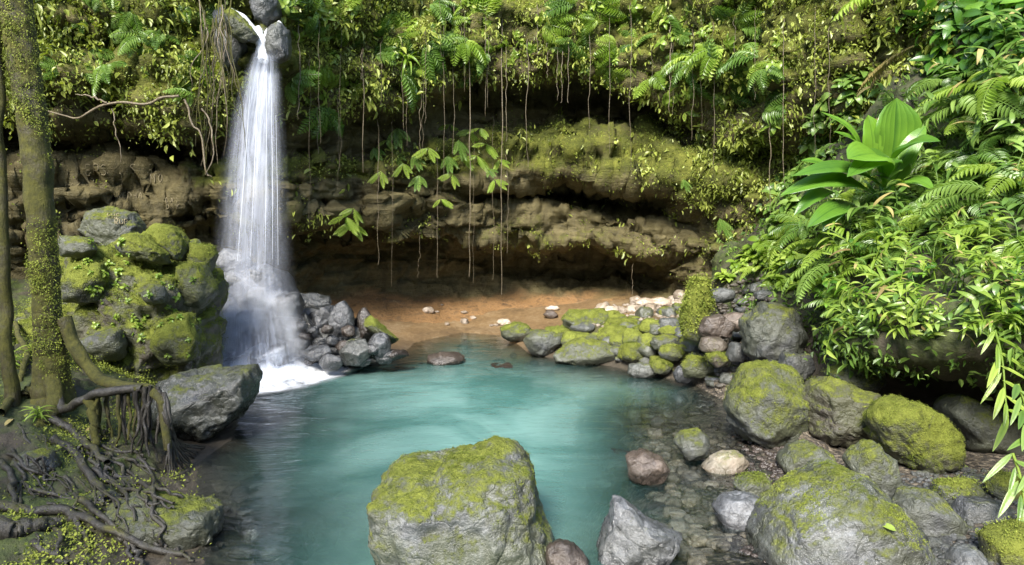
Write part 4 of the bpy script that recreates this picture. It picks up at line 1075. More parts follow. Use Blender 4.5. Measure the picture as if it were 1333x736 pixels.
# spray hanging over the foot of the fall
k = NT('spray')
tc = k.n('TexCoord').outputs['Object']
ln = k.n('VectorMath', {0: tc}, operation='LENGTH').outputs['Value']
vol = k.n('VolumePrincipled', {'Color': (0.95, 0.97, 1.0), 'Density': k.math('MULTIPLY', k.rng(ln, 1.0, 0.15), 1.5), 'Anisotropy': 0.2})
k.set(k.out.inputs['Volume'], vol.outputs[0])
k.t.links.new(vol.outputs[0], k.out.inputs['Volume'])
V, F = ico(3)
mist = link('spray', np_mesh('spray', V, F, k.m))
mist.location = at(335, 450, 10.9)
mist.scale = (1.0, 0.75, 1.15)
tag(mist, 'pale spray drifting at the foot of the waterfall', 'spray', kind='stuff')

# ================================================================ leaves
LT = np.array([[0, 0, 0], [.28, .46, .10], [.66, .40, .08], [1, 0, -.14], [.66, -.40, .08], [.28, -.46, .10]])
def leaves_geo(pos, dirv, nrm, L, W, simple=False):
    dirv = unit(dirv)
    side = unit(np.cross(nrm, dirv))
    up = np.cross(dirv, side)
    n = len(pos)
    L = np.broadcast_to(L, n)[:, None]; W = np.broadcast_to(W, n)[:, None]
    if simple:
        V = np.stack([pos, pos + dirv * (.45 * L) + side * (.46 * W) + up * (.08 * L), pos + dirv * L - up * (.1 * L), pos + dirv * (.45 * L) - side * (.46 * W) + up * (.08 * L)], 1)
        return V.reshape(-1, 3), np.arange(n)[:, None] * 4 + np.array([0, 3, 2, 1])
    V = np.zeros((n, 6, 3))
    for q in range(6):
        a, b, c = LT[q]
        V[:, q] = pos + dirv * (a * L) + side * (b * W) + up * (c * L)
    i = np.arange(n)[:, None] * 6
    F = np.concatenate([i + np.array([0, 3, 2, 1]), i + np.array([0, 5, 4, 3])], 0)
    return V.reshape(-1, 3), F
def surf_sample(Gd, Nd, n, dens, rng):
    nu_, nv_ = Gd.shape[:2]
    a = np.linalg.norm(np.cross(Gd[1:, :-1] - Gd[:-1, :-1], Gd[:-1, 1:] - Gd[:-1, :-1]), axis=-1)
    w = (a * dens[:-1, :-1]).ravel()
    w /= w.sum()
    idx = rng.choice(len(w), n, p=w)
    i, j = idx // (nv_ - 1), idx % (nv_ - 1)
    s, t = rng.random(n)[:, None], rng.random(n)[:, None]
    P = (Gd[i, j] * (1 - s) + Gd[i + 1, j] * s) * (1 - t) + (Gd[i, j + 1] * (1 - s) + Gd[i + 1, j + 1] * s) * t
    return P, Nd[i, j], i, j
def clump_leaves(P, N, per, rad, out, Ls, aspect, droop, rng, tint0=None):
    """leafy clumps on a surface: P, N clump centres; out = how far they stand off it"""
    n = len(P)
    cnt = rng.integers(per[0], per[1], n)
    idx = np.repeat(np.arange(n), cnt)
    m = len(idx)
    r = rng.normal(size=(m, 3))
    Nn = N[idx]
    r = r - Nn * np.sum(r * Nn, 1, keepdims=True)
    cr = rng.uniform(rad[0], rad[1], n)[idx][:, None]
    pos = P[idx] + r * cr * 0.55 + Nn * (rng.random(m) ** 1.3 * rng.uniform(out[0], out[1], n)[idx])[:, None]
    dv = Nn * rng.uniform(0.2, 0.9, m)[:, None] + rng.normal(size=(m, 3)) * 0.55 + np.array([0, 0, -1.0]) * droop
    nr = Nn * 0.6 + np.array([0, 0, 0.8]) + rng.normal(size=(m, 3)) * 0.35
    L = rng.uniform(Ls[0], Ls[1], n)[idx] * rng.uniform(0.6, 1.25, m)
    tiny = Ls[1] <= 0.046
    V, F = leaves_geo(pos, dv, nr, L, L * aspect[0] + L * (aspect[1] - aspect[0]) * rng.random(n)[idx], tiny)
    ct = rng.random(n) if tint0 is None else tint0
    tint = np.clip(ct[idx] * 0.75 + rng.random(m) * 0.3, 0, 1)
    return V, F, np.repeat(tint, 4 if tiny else 6)

# ---- carpet of small plants on the upper cliff (nobody could count it)
crow = vv
patch = fbm(G, 0.9, 4, 61)
dens = np.interp(crow, [0, 3.0, 3.4, 4.2, 4.8, 6.9, 7.2, 8.1, 8.8, 10.7, 11.05, 11.6, 13.2, 14.6, 15], [0, 0, .06, .07, .02, .02, .10, .14, .03, .02, .9, 1, 1, .6, .1])
right = sstep(820, 960, uu)
dens = dens * (1 - right) + right * np.interp(crow, [0, 2, 6, 9, 11, 15], [.3, .35, .45, .75, .95, .7])
leftp = sstep(290, 240, uu)
dens = dens * (1 - leftp * sstep(10.6, 9.6, crow) * 0.95)
dens = dens * np.clip(0.75 + 1.3 * patch, 0.06, 1.4)
wfcut = np.exp(-((uu - 345) / 26) ** 2) * sstep(12.6, 11.6, crow)
notch = np.exp(-((uu - 332) / 42) ** 2) * sstep(11.0, 12.0, crow)
dens = dens * (1 - 0.95 * np.clip(wfcut + notch, 0, 1)) * (sstep(-150, -40, uu) * sstep(1460, 1300, uu) * 0.97 + 0.03)
P, N, ii, jj = surf_sample(G, CN, 13800, dens, RNG)
leftness = (CU[ii] < 290)
t0 = np.clip(RNG.random(13800) * 0.8 + 0.25 + 0.5 * fbm(P, 0.8, 3, 63), 0, 1)
V1, F1, T1 = clump_leaves(P[:7200], N[:7200], (12, 38), (0.10, 0.34), (0.05, 0.30), (0.045, 0.10), (0.45, 0.75), 0.65, RNG, t0[:7200])
V2, F2, T2 = clump_leaves(P[7200:11200], N[7200:11200], (7, 18), (0.12, 0.30), (0.08, 0.38), (0.09, 0.20), (0.25, 0.5), 0.8, RNG, np.clip(t0[7200:11200] + .12, 0, 1))
V3, F3, T3 = clump_leaves(P[11200:], N[11200:], (34, 60), (0.10, 0.4), (0.0, 0.20), (0.025, 0.046), (0.6, 0.9), 0.4, RNG, t0[11200:])
n1, n2 = len(V1), len(V1) + len(V2)
fol = link('cliff_foliage', np_mesh('cliff_foliage', np.concatenate([V1, V2, V3]), np.concatenate([F1, F2 + n1, F3 + n2]), M_LEAF, False, {'tint': np.concatenate([T1, T2, T3])}))
tag(fol, 'dense carpet of small leaves and moss clinging to the upper cliff', 'foliage', kind='stuff')
# moss fuzz on the ledges
dm = np.clip(mossA, 0, 1) ** 2 * np.interp(crow, [0, 3, 3.2, 8.2, 8.8, 11, 11.5, 13, 15], [0, 0, 1, 1, .3, .3, .8, .5, 0]) * np.clip(0.4 + 1.4 * patch, 0, 1.5) * sstep(150, 330, uu) * sstep(1100, 950, uu)
P, N, _, _ = surf_sample(G, CN, 1000, dm, RNG)
Vm, Fm, Tm = clump_leaves(P, N, (25, 55), (0.10, 0.32), (0.0, 0.05), (0.018, 0.04), (0.5, 0.8), 0.5, RNG)
o = link('cliff_moss', np_mesh('cliff_moss', Vm, Fm, M_MOSS, False, {'tint': Tm}))
tag(o, 'yellow green moss tufts on the ledges of the cliff', 'moss', kind='stuff')

# ---- undergrowth on the right bank
rdens = np.interp(rv, [0, 2.9, 3.3, 4.4, 5, 9], [0.0, 0.0, 1.6, 1.6, 1.0, 0.9]) * np.clip(0.7 + 1.0 * fbm(GR, 0.9, 3, 65), 0.1, 1.5)
ru = np.repeat(RU[:, None], len(RV), 1)
rdens = rdens * sstep(930, 985, ru) * sstep(1720, 1620, ru)
P, N, _, _ = surf_sample(GR, NR, 2300, rdens, RNG)
Va, Fa, Ta = clump_leaves(P[:1600], N[:1600], (14, 34), (0.12, 0.32), (0.05, 0.30), (0.06, 0.13), (0.3, 0.6), 0.45, RNG)
Vb, Fb, Tb = clump_leaves(P[1600:], N[1600:], (8, 20), (0.12, 0.32), (0.10, 0.40), (0.12, 0.22), (0.18, 0.34), 0.5, RNG)
o = link('bank_undergrowth', np_mesh('bank_undergrowth', np.concatenate([Va, Vb]), np.concatenate([Fa, Fb + len(Va)]), M_FERN, False, {'tint': np.concatenate([Ta, Tb])}))
tag(o, 'dense leafy undergrowth covering the right bank', 'undergrowth', kind='stuff')
# ---- moss and small plants on the left bank
ldens = sstep(0.0, 0.15, GL[..., 2]) * np.clip(0.3 + 2.4 * fbm(GL, 1.6, 4, 67), 0.0, 1.5)
ldens = ldens * np.repeat((sstep(-160, -60, LU) * sstep(285, 250, LU))[:, None], len(LV), 1) * np.interp(LV, [0, 0.5, 6.5, 7.5], [1, 1, .6, .1])[None]
P, N, _, _ = surf_sample(GL, NL, 2200, ldens, RNG)
Va, Fa, Ta = clump_leaves(P[:1600], N[:1600], (18, 34), (0.08, 0.26), (0.0, 0.06), (0.014, 0.032), (0.5, 0.9), 0.05, RNG)
Vb, Fb, Tb = clump_leaves(P[1600:], N[1600:], (8, 20), (0.06, 0.20), (0.01, 0.06), (0.016, 0.036), (0.5, 0.8), 0.1, RNG)
o = link('bank_moss', np_mesh('bank_moss', np.concatenate([Va, Vb]), np.concatenate([Fa, Fb + len(Va)]), M_MOSS, False, {'tint': np.concatenate([Ta, Tb])}))
tag(o, 'bright moss and tiny plants on the bank under the tree', 'moss', kind='stuff')

# ---- moss tufts growing on single rocks (part of the rock)
def moss_on(o, n, per, size, up=0.1, leafy=False, seed=1, thr=0.0, mat=None, off=0.01):
    rng = np.random.default_rng(seed)
    me = o.data
    Vr = np.zeros(len(me.vertices) * 3, np.float32); me.vertices.foreach_get('co', Vr); Vr = Vr.reshape(-1, 3)
    Nr = np.zeros(len(me.vertices) * 3, np.float32); me.vertices.foreach_get('normal', Nr); Nr = Nr.reshape(-1, 3)
    w = np.clip(Nr[:, 2] * 0.6 + 0.75 * fbm(Vr + seed, 2.4, 4, seed) + up, thr, 1) * (Nr[:, 1] < 0.55) * (Vr[:, 2] + o.location.z > 0.12)
    if w.sum() <= 0: return
    i = rng.choice(len(Vr), n, p=w / w.sum())
    V, F, T = clump_leaves(Vr[i].astype(float), Nr[i].astype(float), per, (size * 2, size * 7), (0, off), (size * .7, size * 1.5), (0.5, 0.85), 0.05, rng, np.clip(0.5 + 1.1 * fbm(Vr[i] * 3.0 + seed, 1.0, 4, seed + 3), 0, 1))
    c = link('moss_cover', np_mesh('moss_cover', V, F, mat or M_MOSS, False, {'tint': T}), o)
    c['kind'] = 'stuff'
moss_on(r_fg, 800, (16, 34), 0.0055, -0.28, seed=5)
moss_on(r_K, 900, (14, 30), 0.006, -0.35, seed=6)
moss_on(r_G, 500, (14, 30), 0.007, 0.0, seed=7)
moss_on(r_I, 900, (14, 30), 0.0065, 0.25, seed=8)
moss_on(r_out, 800, (14, 30), 0.019, 0.12, seed=9, off=0.05)
moss_on(r_col, 160, (14, 30), 0.028, 0.5, seed=10, off=0.04)
for i, (o, _, _) in enumerate(ROCKS):
    if o.color[0] >= 0.5 and not any(c.name.startswith('moss_cover') for c in o.children):
        moss_on(o, 60, (9, 18), 0.013, 0.1, seed=30 + i, off=0.02)

# ================================================================ plants
def frond_geo(L, W, arch=0.5, n=18, pair_w=0.22, tipdrop=0.8, tint=0.5, rng=None):
    """a pinnate frond from the origin along +X, arching up then down"""
    t = np.linspace(0, 1, n)
    ang = arch * (1 - 2.0 * t * tipdrop)
    step = L / (n - 1)
    x = np.concatenate([[0], np.cumsum(np.cos(ang[:-1]) * step)]); z = np.concatenate([[0], np.cumsum(np.sin(ang[:-1]) * step)])
    C = np.stack([x, 0 * x, z], -1)
    T = unit(np.gradient(C, axis=0))
    prof = np.sin(np.pi * np.clip((t - 0.10) / 0.9, 0, 1) ** 0.75) ** 0.8 * 0.98 + 0.02
    pos, dv, nr, LL = [], [], [], []
    for s in (-1, 1):
        k = np.arange(2, n)
        pos.append(C[k]); Tk = T[k]
        up = np.cross(Tk, np.array([0, 1, 0.0])[None].repeat(len(k), 0)); up = np.where(up[:, 2:3] < 0, -up, up)
        dv.append(Tk * 0.55 + np.array([0, s, 0]) * 0.9 - up * 0.22)
        nr.append(up)
        LL.append(W * prof[k])
    pos, dv, nr, LL = map(np.concatenate, (pos, dv, nr, LL))
    if rng is not None: dv = dv + rng.normal(size=dv.shape) * 0.07
    Vl, Fl = leaves_geo(pos, dv, nr, LL, step * (0.78 if n > 11 else 0.6) * pair_w / 0.22)
    Vt, Ft = tube_geo(C, [L * .010, L * .003], 4, n)
    V, F = join([(Vl, Fl), (Vt, Ft)])
    return V, F, np.full(len(V), tint)
def blade_geo(L, W, arch=0.6, drop=1.6, n=9, fold=0.18, shape=0.8, wave=0.0, tipx=1.0):
    """a broad or strap leaf from the origin along +X with a folded midrib"""
    t = np.linspace(0, 1, n)
    ang = arch - drop * t
    step = L / (n - 1)
    x = np.concatenate([[0], np.cumsum(np.cos(ang[:-1]) * step)]); z = np.concatenate([[0], np.cumsum(np.sin(ang[:-1]) * step)])
    w = W * 0.5 * np.sin(np.pi * np.clip(t, 0.0, 1) ** shape) ** 0.75
    w[0] = W * 0.05; w[-1] = W * 0.015
    sv = np.array([-1, -0.5, 0, 0.5, 1.0])
    up = np.stack([-np.sin(ang), 0 * ang, np.cos(ang)], -1)
    V = np.zeros((n, 5, 3))
    for q, s in enumerate(sv):
        V[:, q] = np.stack([x, w * s, z], -1) + up * (abs(s) * w * fold + wave * w * np.sin(t * 19 + s * 2) * abs(s))[:, None]
    i = np.arange(n - 1)[:, None] * 5; j = np.arange(4)[None]
    F = np.stack([i + j, i + j + 1, i + 6 + j, i + 5 + j], -1).reshape(-1, 4)
    return V.reshape(-1, 3), F
def rotmesh(V, yaw, pitch=0.0, roll=0.0, off=(0, 0, 0)):
    m = np.array(Matrix.Rotation(yaw, 3, 'Z') @ Matrix.Rotation(-pitch, 3, 'Y') @ Matrix.Rotation(roll, 3, 'X'))
    return V @ m.T + np.array(off)
def make_fern(label, cat, group, nfr, L, W, arch, mat, seed, name='fern', drop=0.8, n=18, spread=1.0, full=True):
    rng = np.random.default_rng(seed)
    o = empty(name, (0, 0, 0), label, cat, group)
    for i in range(nfr):
        Li = L * rng.uniform(0.65, 1.1)
        V, F, T = frond_geo(Li, W * rng.uniform(0.8, 1.1), arch * rng.uniform(0.6, 1.25), n, 0.24, drop * rng.uniform(.8, 1.2), rng.uniform(0.2, 0.9), rng)
        V = rotmesh(V, (2 * np.pi * i / nfr if full else rng.uniform(-1.2, 1.2) * spread) + rng.uniform(-.35, .35) * spread, 0, rng.uniform(-.3, .3))
        link('frond', np_mesh('frond', V, F, mat, False, {'tint': T}), o)
    return o
def make_rosette(label, cat, group, nl, L, W, arch, drop, mat, seed, name='plant', shape=0.7, stem=0.0, fold=0.2):
    rng = np.random.default_rng(seed)
    o = empty(name, (0, 0, 0), label, cat, group)
    for i in range(nl):
        V, F = blade_geo(L * rng.uniform(.65, 1.1), W * rng.uniform(.8, 1.15), arch * rng.uniform(.5, 1.3), drop * rng.uniform(.6, 1.3), 8, fold, shape)
        V = rotmesh(V, 2.4 * i + rng.uniform(-.3, .3), 0, rng.uniform(-.3, .3), (0, 0, stem * i / nl))
        link('leaf', np_mesh('leaf', V, F, mat, True, {'tint': np.full(len(V), rng.uniform(.15, .95))}), o)
    if stem:
        V, F = tube_geo([(0, 0, -.1), (0, 0, stem)], [.012, .006], 5, 6)
        link('stem', np_mesh('stem', V, F, mat, True, {'tint': np.full(len(V), .4)}), o)
    return o
def make_cane(label, cat, group, H, nl, L, W, mat, seed, name='bamboo_grass', lean=0.5):
    """an arching cane with alternate narrow leaves"""
    rng = np.random.default_rng(seed)
    o = empty(name, (0, 0, 0), label, cat, group)
    t = np.linspace(0, 1, 9)
    C = np.stack([lean * H * t ** 2, 0.06 * H * np.sin(t * 3 + seed), H * (t - 0.22 * t ** 3)], -1)
    V, F = tube_geo(C, [.009, .003], 5, 14)
    link('cane', np_mesh('cane', V, F, mat, True, {'tint': np.full(len(V), .5)}), o)
    for i in range(nl):
        s = 0.25 + 0.75 * i / (nl - 1)
        p = np.array([np.interp(s, t, C[:, q]) for q in range(3)])
        V, F = blade_geo(L * rng.uniform(.7, 1.15), W * rng.uniform(.8, 1.2), rng.uniform(.1, .7), rng.uniform(.8, 1.7), 7, 0.15, 0.7)
        V = rotmesh(V, (1 if i % 2 else -1) * rng.uniform(.3, 1.5) + (rng.uniform(2.2, 4.0) if rng.random() < .25 else 0), 0, rng.uniform(-.3, .3), p)
        link('leaf', np_mesh('leaf', V, F, M_DRY if rng.random() < .04 else mat, True, {'tint': np.full(len(V), rng.uniform(.2, 1.0))}), o)
    return o
def place(protos, spots, label_fn=None, tilt=0.6, smin=.7, smax=1.2, seed=1, face=None):
    rg = random.Random(seed)
    used = set()
    for k, sp in enumerate(spots):
        px, py = sp[0], sp[1]
        p, n = hit(px, py, 9.5, True)
        z = (Vector((0, 0, 1)) * (1 - tilt) + n * tilt).normalized()
        pr = protos[k % len(protos)]
        yaw = rg.uniform(0, 6.283) if face is None else face + rg.uniform(-.7, .7)
        s = (sp[2] if len(sp) > 2 else 1.0) * rg.uniform(smin, smax)
        mw = basis(z, yaw, s, p - n * 0.03)
        if id(pr) not in used:
            used.add(id(pr)); pr.matrix_world = mw
            if label_fn: pr['label'] = label_fn(k)
        else:
            copy_thing(pr, mw, label_fn(k) if label_fn else None)
def rspots(n, poly, seed, s=1.0):
    f = in_poly(poly); rg = random.Random(seed)
    return [(*f(rg), s) for _ in range(n)]

# ferns on the cliff top belt
fp = [make_fern('small drooping fern growing in the plant belt of the upper cliff', 'fern', 'ferns in the plant belt of the upper cliff', 7, 0.62, 0.15, 0.6, M_LIME if i % 2 else M_FERN, 10 + i, drop=1.5, n=15, full=False) for i in range(4)]
place(fp, rspots(90, [(365,0),(700,0),(880,0),(1010,0),(1010,170),(900,130),(780,90),(640,80),(520,120),(400,150),(370,100)], 3), tilt=0.75, seed=2, smin=.8, smax=1.6)
fp = [make_fern('small dark fern hanging on the shaded cliff left of the waterfall', 'fern', 'ferns on the cliff left of the waterfall', 5, 0.5, 0.12, 0.5, M_FERN, 20 + i, drop=1.4, n=15, full=False) for i in range(2)]
place(fp, rspots(34, [(70,0),(275,0),(285,110),(230,150),(80,110)], 4), tilt=0.75, seed=3, smin=.6, smax=1.3)
# leafy sprigs on the cliff
sp_ = [make_rosette('leafy sprig with pointed leaves growing in the plant belt of the cliff', 'sprig', 'leafy sprigs in the plant belt of the cliff', 8, 0.24, 0.10, 0.3, 1.3, M_LIME, 40 + i, 'leafy_sprig', stem=.12) for i in range(4)]
place(sp_, rspots(120, [(365,0),(1020,0),(1020,190),(900,150),(780,105),(650,90),(520,120),(400,140)], 5), tilt=0.8, seed=4, smin=.5, smax=1.15)
# hanging fern fronds below the belt
HANG = [(560,195,.7),(598,185,.8),(622,205,.7),(590,228,.6),(540,205,.6),(626,170,.6),(644,235,.6),(516,200,.6),(508,185,.5),(462,290,.8),(520,170,.9),(588,165,.7),(612,172,.7),(585,205,.7),(604,205,.6),(528,215,.6),(548,230,.7),(634,190,.7),(650,210,.5),(636,222,.5),(455,282,.7),(465,272,.6),(930,285,.8),(886,150,.5),(905,175,.5),(884,235,.5),(576,260,.5),(500,225,.6),(490,195,.6)]
hp = [make_fern('pale green fern tuft dangling below the plant belt of the cliff', 'fern', 'fern tufts dangling below the plant belt', [6, 4, 5][i], 0.74, 0.12, 0.25, [M_LIME, M_FERN, M_LIME][i], 60 + i, name='hanging_fern', drop=1.0, n=17, full=False, spread=.85) for i in range(3)]
def hang_place(protos, spots):
    used = set(); rg = random.Random(9)
    for k, (px, py, s) in enumerate(spots):
        p = hit(px, py, 15, False)
        pr = protos[k % 3]
        p = p + Vector((0, -0.35, 0))
        # fronds point out and down
        m = Matrix.Rotation(rg.uniform(-.5, .5), 4, 'Z') @ Matrix.Rotation(R(-90), 4, 'Z') @ Matrix.Rotation(rg.uniform(-.4, .4), 4, 'X') @ Matrix.Rotation(R(rg.uniform(48, 78)), 4, 'Y')
        mw = Matrix.Translation(p) @ m @ Matrix.Scale(s, 4)
        if id(pr) not in used:
            used.add(id(pr)); pr.matrix_world = mw
        else: copy_thing(pr, mw)
hang_place(hp, HANG)
# strap leaved plant on the cliff
st = make_rosette('strap leaved rosette plant hanging on the cliff above the pool', 'plant', None, 16, 0.75, 0.06, 1.1, 2.6, M_LIME, 71, 'strap_plant')
p, n = hit(532, 88, 14, True)
st.matrix_world = basis((0, -0.5, 0.8), 0, 1.0, p + Vector((0, -0.25, 0)))

# ---- right bank plants
bigs = empty('big_leaf_plant', hit(1148, 262, 9.3), 'huge broad leaved plant with upright pleated leaf on the right bank', 'plant')
def leaf_between(parent, b, t, W, bulge=0.2, mat=M_BROAD, tint=.7, name='leaf', fold=0.2, shape=0.75, side=None, n=12, wave=0.05):
    """broad leaf from b to t (world points); bulge lifts the middle"""
    b, t = Vector(b), Vector(t)
    d = t - b; L = d.length
    f = d.normalized()
    s = side if side is not None else f.cross(Vector((0, -0.6, 0.8))).normalized()
    s = (s - f * s.dot(f)).normalized()
    u = s.cross(f)
    if u.dot(Vector((0, -1, 1))) < 0: u = -u
    tt = np.linspace(0, 1, n)
    w = W * 0.5 * np.sin(np.pi * tt ** shape) ** 0.7; w[0] = W * .04; w[-1] = .01 * W
    m = 17 if W > .25 else 7
    sv = np.linspace(-1, 1, m)
    V = np.zeros((n, m, 3))
    for q, x in enumerate(sv):
        pl = (0.04 if m > 7 else 0.03) * W * (1 if q % 2 else -1)
        V[:, q] = np.array(b) + np.outer(tt * L, f) + np.outer(w * x, s) + np.outer(bulge * L * np.sin(np.pi * tt * .9) + abs(x) * w * fold + pl * np.sin(np.pi * tt) + wave * w * abs(x) * np.sin(tt * 15 + x * 3), u)
    i = np.arange(n - 1)[:, None] * m; j = np.arange(m - 1)[None]
    F = np.stack([i + j, i + j + 1, i + m + 1 + j, i + m + j], -1).reshape(-1, 4)
    o = link(name, np_mesh(name, V - np.array(parent.location), F, mat, True, {'tint': np.clip(tint * 0.8 + 0.12 * np.tile(np.arange(m) % 2, n) - 0.3 * np.tile(np.abs(sv) < 0.04, n), 0, 1)}), parent)
    return o
def stalk(parent, pts, r0, r1, mat=M_BROAD, name='stalk'):
    V, F = tube_geo([tuple(p) for p in pts], [r0, r1], 6, 12)
    link(name, np_mesh(name, V - np.array(parent.location), F, mat, True, {'tint': np.full(len(V), .5)}), parent)
BL = [((1100,262,8.9),(1070,305,8.5),.26,.2,.5,None), ((1085,250,9.0),(1032,285,8.6),.24,.2,.6,None), ((1090,238,9.1),(1040,212,8.9),.24,.18,.75,None), ((1170,240,8.9),(1215,250,8.5),.30,.2,.6,None), ((1165,225,9.0),(1205,165,9.0),.26,.14,.7,None), ((1150,245,9.2),(1165,128,9.0),.74,.07,.95,(1,0.2,0)), ((1130,232,9.0),(1128,150,8.9),.46,.08,.85,(1,0.5,0)), ((1160,212,8.9),(1226,188,8.3),.42,.20,.75,None), ((1150,240,8.9),(1098,214,8.2),.55,.22,.8,None),
      ((1168,212,8.9),(1100,236,8.2),.40,.15,.6,None), ((1150,246,9.0),(1028,236,8.5),.34,.16,.75,None), ((1120,230,9.2),(1062,150,9.0),.22,.22,.75,None), ((1130,230,9.2),(1080,175,8.8),.24,.18,.6,None),
      ((1140,255,9.0),(1012,262,8.6),.36,.18,.6,None), ((1150,255,9.1),(1190,160,9.2),.30,.12,.6,(1,.3,0)), ((1110,270,8.9),(1050,300,8.4),.30,.15,.5,None), ((1060,250,9.2),(1066,212,9.1),.18,.05,.6,(1,0,0)), ((1062,250,9.2),(1055,220,9.1),.16,.05,.7,(1,0.3,0))]
for b, t, W, bu, tn, sd in BL:
    leaf_between(bigs, at(*b), at(*t), W, bu, M_BROAD, tint=tn * 0.8, side=Vector(sd) if sd else None, shape=1.55 if W > .45 else .85)
for x in (1146, 1130, 1160):
    stalk(bigs, [hit(1150, 268, 9.3), at(x, 240, 9.1)], .03, .02)

FERN_WHERE = ['at the left tip of the bank plants above the rock slope', 'just below and left of the huge broad leaved plant', 'below the huge broad leaved plant, above the bamboo grass', 'low on the slope beside the dark bare rock', 'directly under the huge broad leaved plant', 'a step right of the huge broad leaved plant', 'in the middle of the bank above the bamboo grass', 'near the right edge halfway up the bank',
 'at the right edge level with the huge broad leaved plant', 'up and right of the huge broad leaved plant', 'beside the right leaf of the huge broad leaved plant', 'near the right edge above the middle of the bank', 'below the whorled shrubs at the upper right', 'directly under the whorled shrubs near the cliff', 'hanging over the dark green boulder', 'at the left end of the bamboo grass above the olive rock',
 'lowest on the rock slope left of the dark bare rock', 'standing among the bamboo grass stems at their upper edge', 'at the right edge just above the bamboo grass', 'highest at the right edge below the whorled shrubs', 'smallest beside the mossy pillar stone', 'right of the huge broad leaved plant among the canes', 'below the lowest leaf of the huge broad leaved plant', 'between the canes left of the right edge', 'touching the right side of the huge broad leaved plant']
# ferns and palms on the bank: arching, bright
fp = [make_fern('arching bright green fern on the right bank', 'fern', 'ferns on the right bank', 8, 0.95, 0.20, 0.95, M_FERN if i % 2 else M_LIME, 80 + i, drop=0.95, n=20) for i in range(4)]
place(fp, [(1020,315,.8),(1060,300,.9),(1100,330,1),(1040,345,.7),(1130,285,1),(1195,265,1.1),(1235,300,.9),(1290,275,1),(1325,240,1.1),(1250,215,1),(1200,190,.8),(1310,180,1),(1275,150,1),(1240,110,.9),(1090,370,.8),(1120,400,.7),(990,350,.5),(1180,330,.8),(1320,320,.8),(1330,140,1),(1010,380,.5),(1215,235,1),(1150,310,.9),(1275,235,1),(1185,225,.7)], lambda k: 'arching bright green fern ' + FERN_WHERE[k], tilt=0.4, seed=5, smin=.85, smax=1.15)
big = [make_fern('', 'fern', 'large arching ferns on the right bank', 7, 1.35, 0.27, 1.0, M_LIME if i == 1 else M_FERN, 180 + i, name='large_fern', drop=1.0, n=24) for i in range(3)]
BIGW = ['right of the huge broad leaved plant, in the middle of the bank', 'just under the lowest leaves of the huge broad leaved plant', 'at the right edge above the bamboo grass', 'over the left end of the bamboo grass', 'hanging left of the bamboo grass toward the rock slope', 'under the whorled shrubs at the upper right', 'near the right edge, halfway between shrubs and bamboo grass', 'in the corner below the whorled shrubs at the right edge']
place(big, [(1205,262,.85),(1120,272,.8),(1305,268,.95),(1095,345,.75),(1050,305,.75),(1265,140,.9),(1275,215,.8),(1325,110,.9)], lambda k: 'large arching fern ' + BIGW[k], tilt=0.45, seed=15, smin=.95, smax=1.1)
cp = [make_cane('arching yellow green bamboo grass on the lip of the right bank', 'grass plant', 'bamboo grass on the lip of the right bank', [.6, .5, .7, .45, .65][i], [12, 9, 14, 10, 12][i], [.22, .17, .26, .14, .19][i], [.036, .045, .03, .055, .04][i], [M_LIME, M_FERN, M_LIME, M_BROAD, M_LIME][i], 90 + i) for i in range(5)]
place(cp, rspots(84, [(1070,400),(1110,345),(1200,325),(1333,330),(1345,470),(1290,450),(1200,445),(1110,440)], 7), tilt=0.5, seed=6, smin=.7, smax=1.2)
place([make_cane('drooping leafy grass hanging over the dark hollow under the right bank', 'grass plant', 'grass hanging over the hollow under the right bank', .45, 11, .2, .04, M_LIME if i else M_FERN, 170 + i, name='hanging_grass', lean=1.1) for i in range(3)], rspots(22, [(1075,415),(1290,415),(1300,440),(1180,445),(1085,440)], 30), None, .9, .55, .95, 31)
cp = [make_cane('leafy cane among the ferns higher on the right bank', 'grass plant', 'leafy canes higher on the right bank', 0.62, 12, 0.26, 0.055, M_FERN, 95 + i, name='leafy_cane') for i in range(4)]
place(cp, rspots(64, [(1060,290),(1180,120),(1240,60),(1340,60),(1340,330),(1200,320),(1100,330)], 8), tilt=0.5, seed=7, smin=.7, smax=1.3)
# whorled shrub leaves at the top right
wp = [make_rosette('glossy whorl of oval leaves on the shrub at the top of the right bank', 'shrub', 'whorl leaved shrubs at the top of the right bank', 9, 0.30, 0.13, 0.5, 1.0, M_BROAD, 100 + i, 'whorl_shrub', .85, stem=.22) for i in range(3)]
place(wp, rspots(46, [(1165,20),(1210,0),(1340,0),(1340,110),(1230,110),(1190,80)], 9), tilt=0.6, seed=8, smin=.7, smax=1.15)
# small plants on the slope by the rock pile
wp = [make_rosette('low leafy herb on the slope above the rock pile', 'herb', 'low herbs on the slope above the rock pile', 9, 0.26, 0.12, 0.6, 1.3, M_LIME, 110 + i, 'leafy_herb', .8, stem=.15) for i in range(3)]
place(wp, rspots(44, [(925,375),(950,335),(1010,310),(1060,330),(1040,380),(985,365)], 10), tilt=0.4, seed=9, smin=.6, smax=1.1)
place([make_rosette('low herb on the rocky edge where the bank meets the cliff', 'herb', 'herbs between the bank and the cliff', 10, 0.30, 0.12, 0.6, 1.4, M_FERN, 160 + i, 'leafy_herb', .8, stem=.18) for i in range(2)], rspots(46, [(985,290),(1050,165),(1110,95),(1150,110),(1085,190),(1030,300)], 20), tilt=0.5, seed=21, smin=.7, smax=1.2)
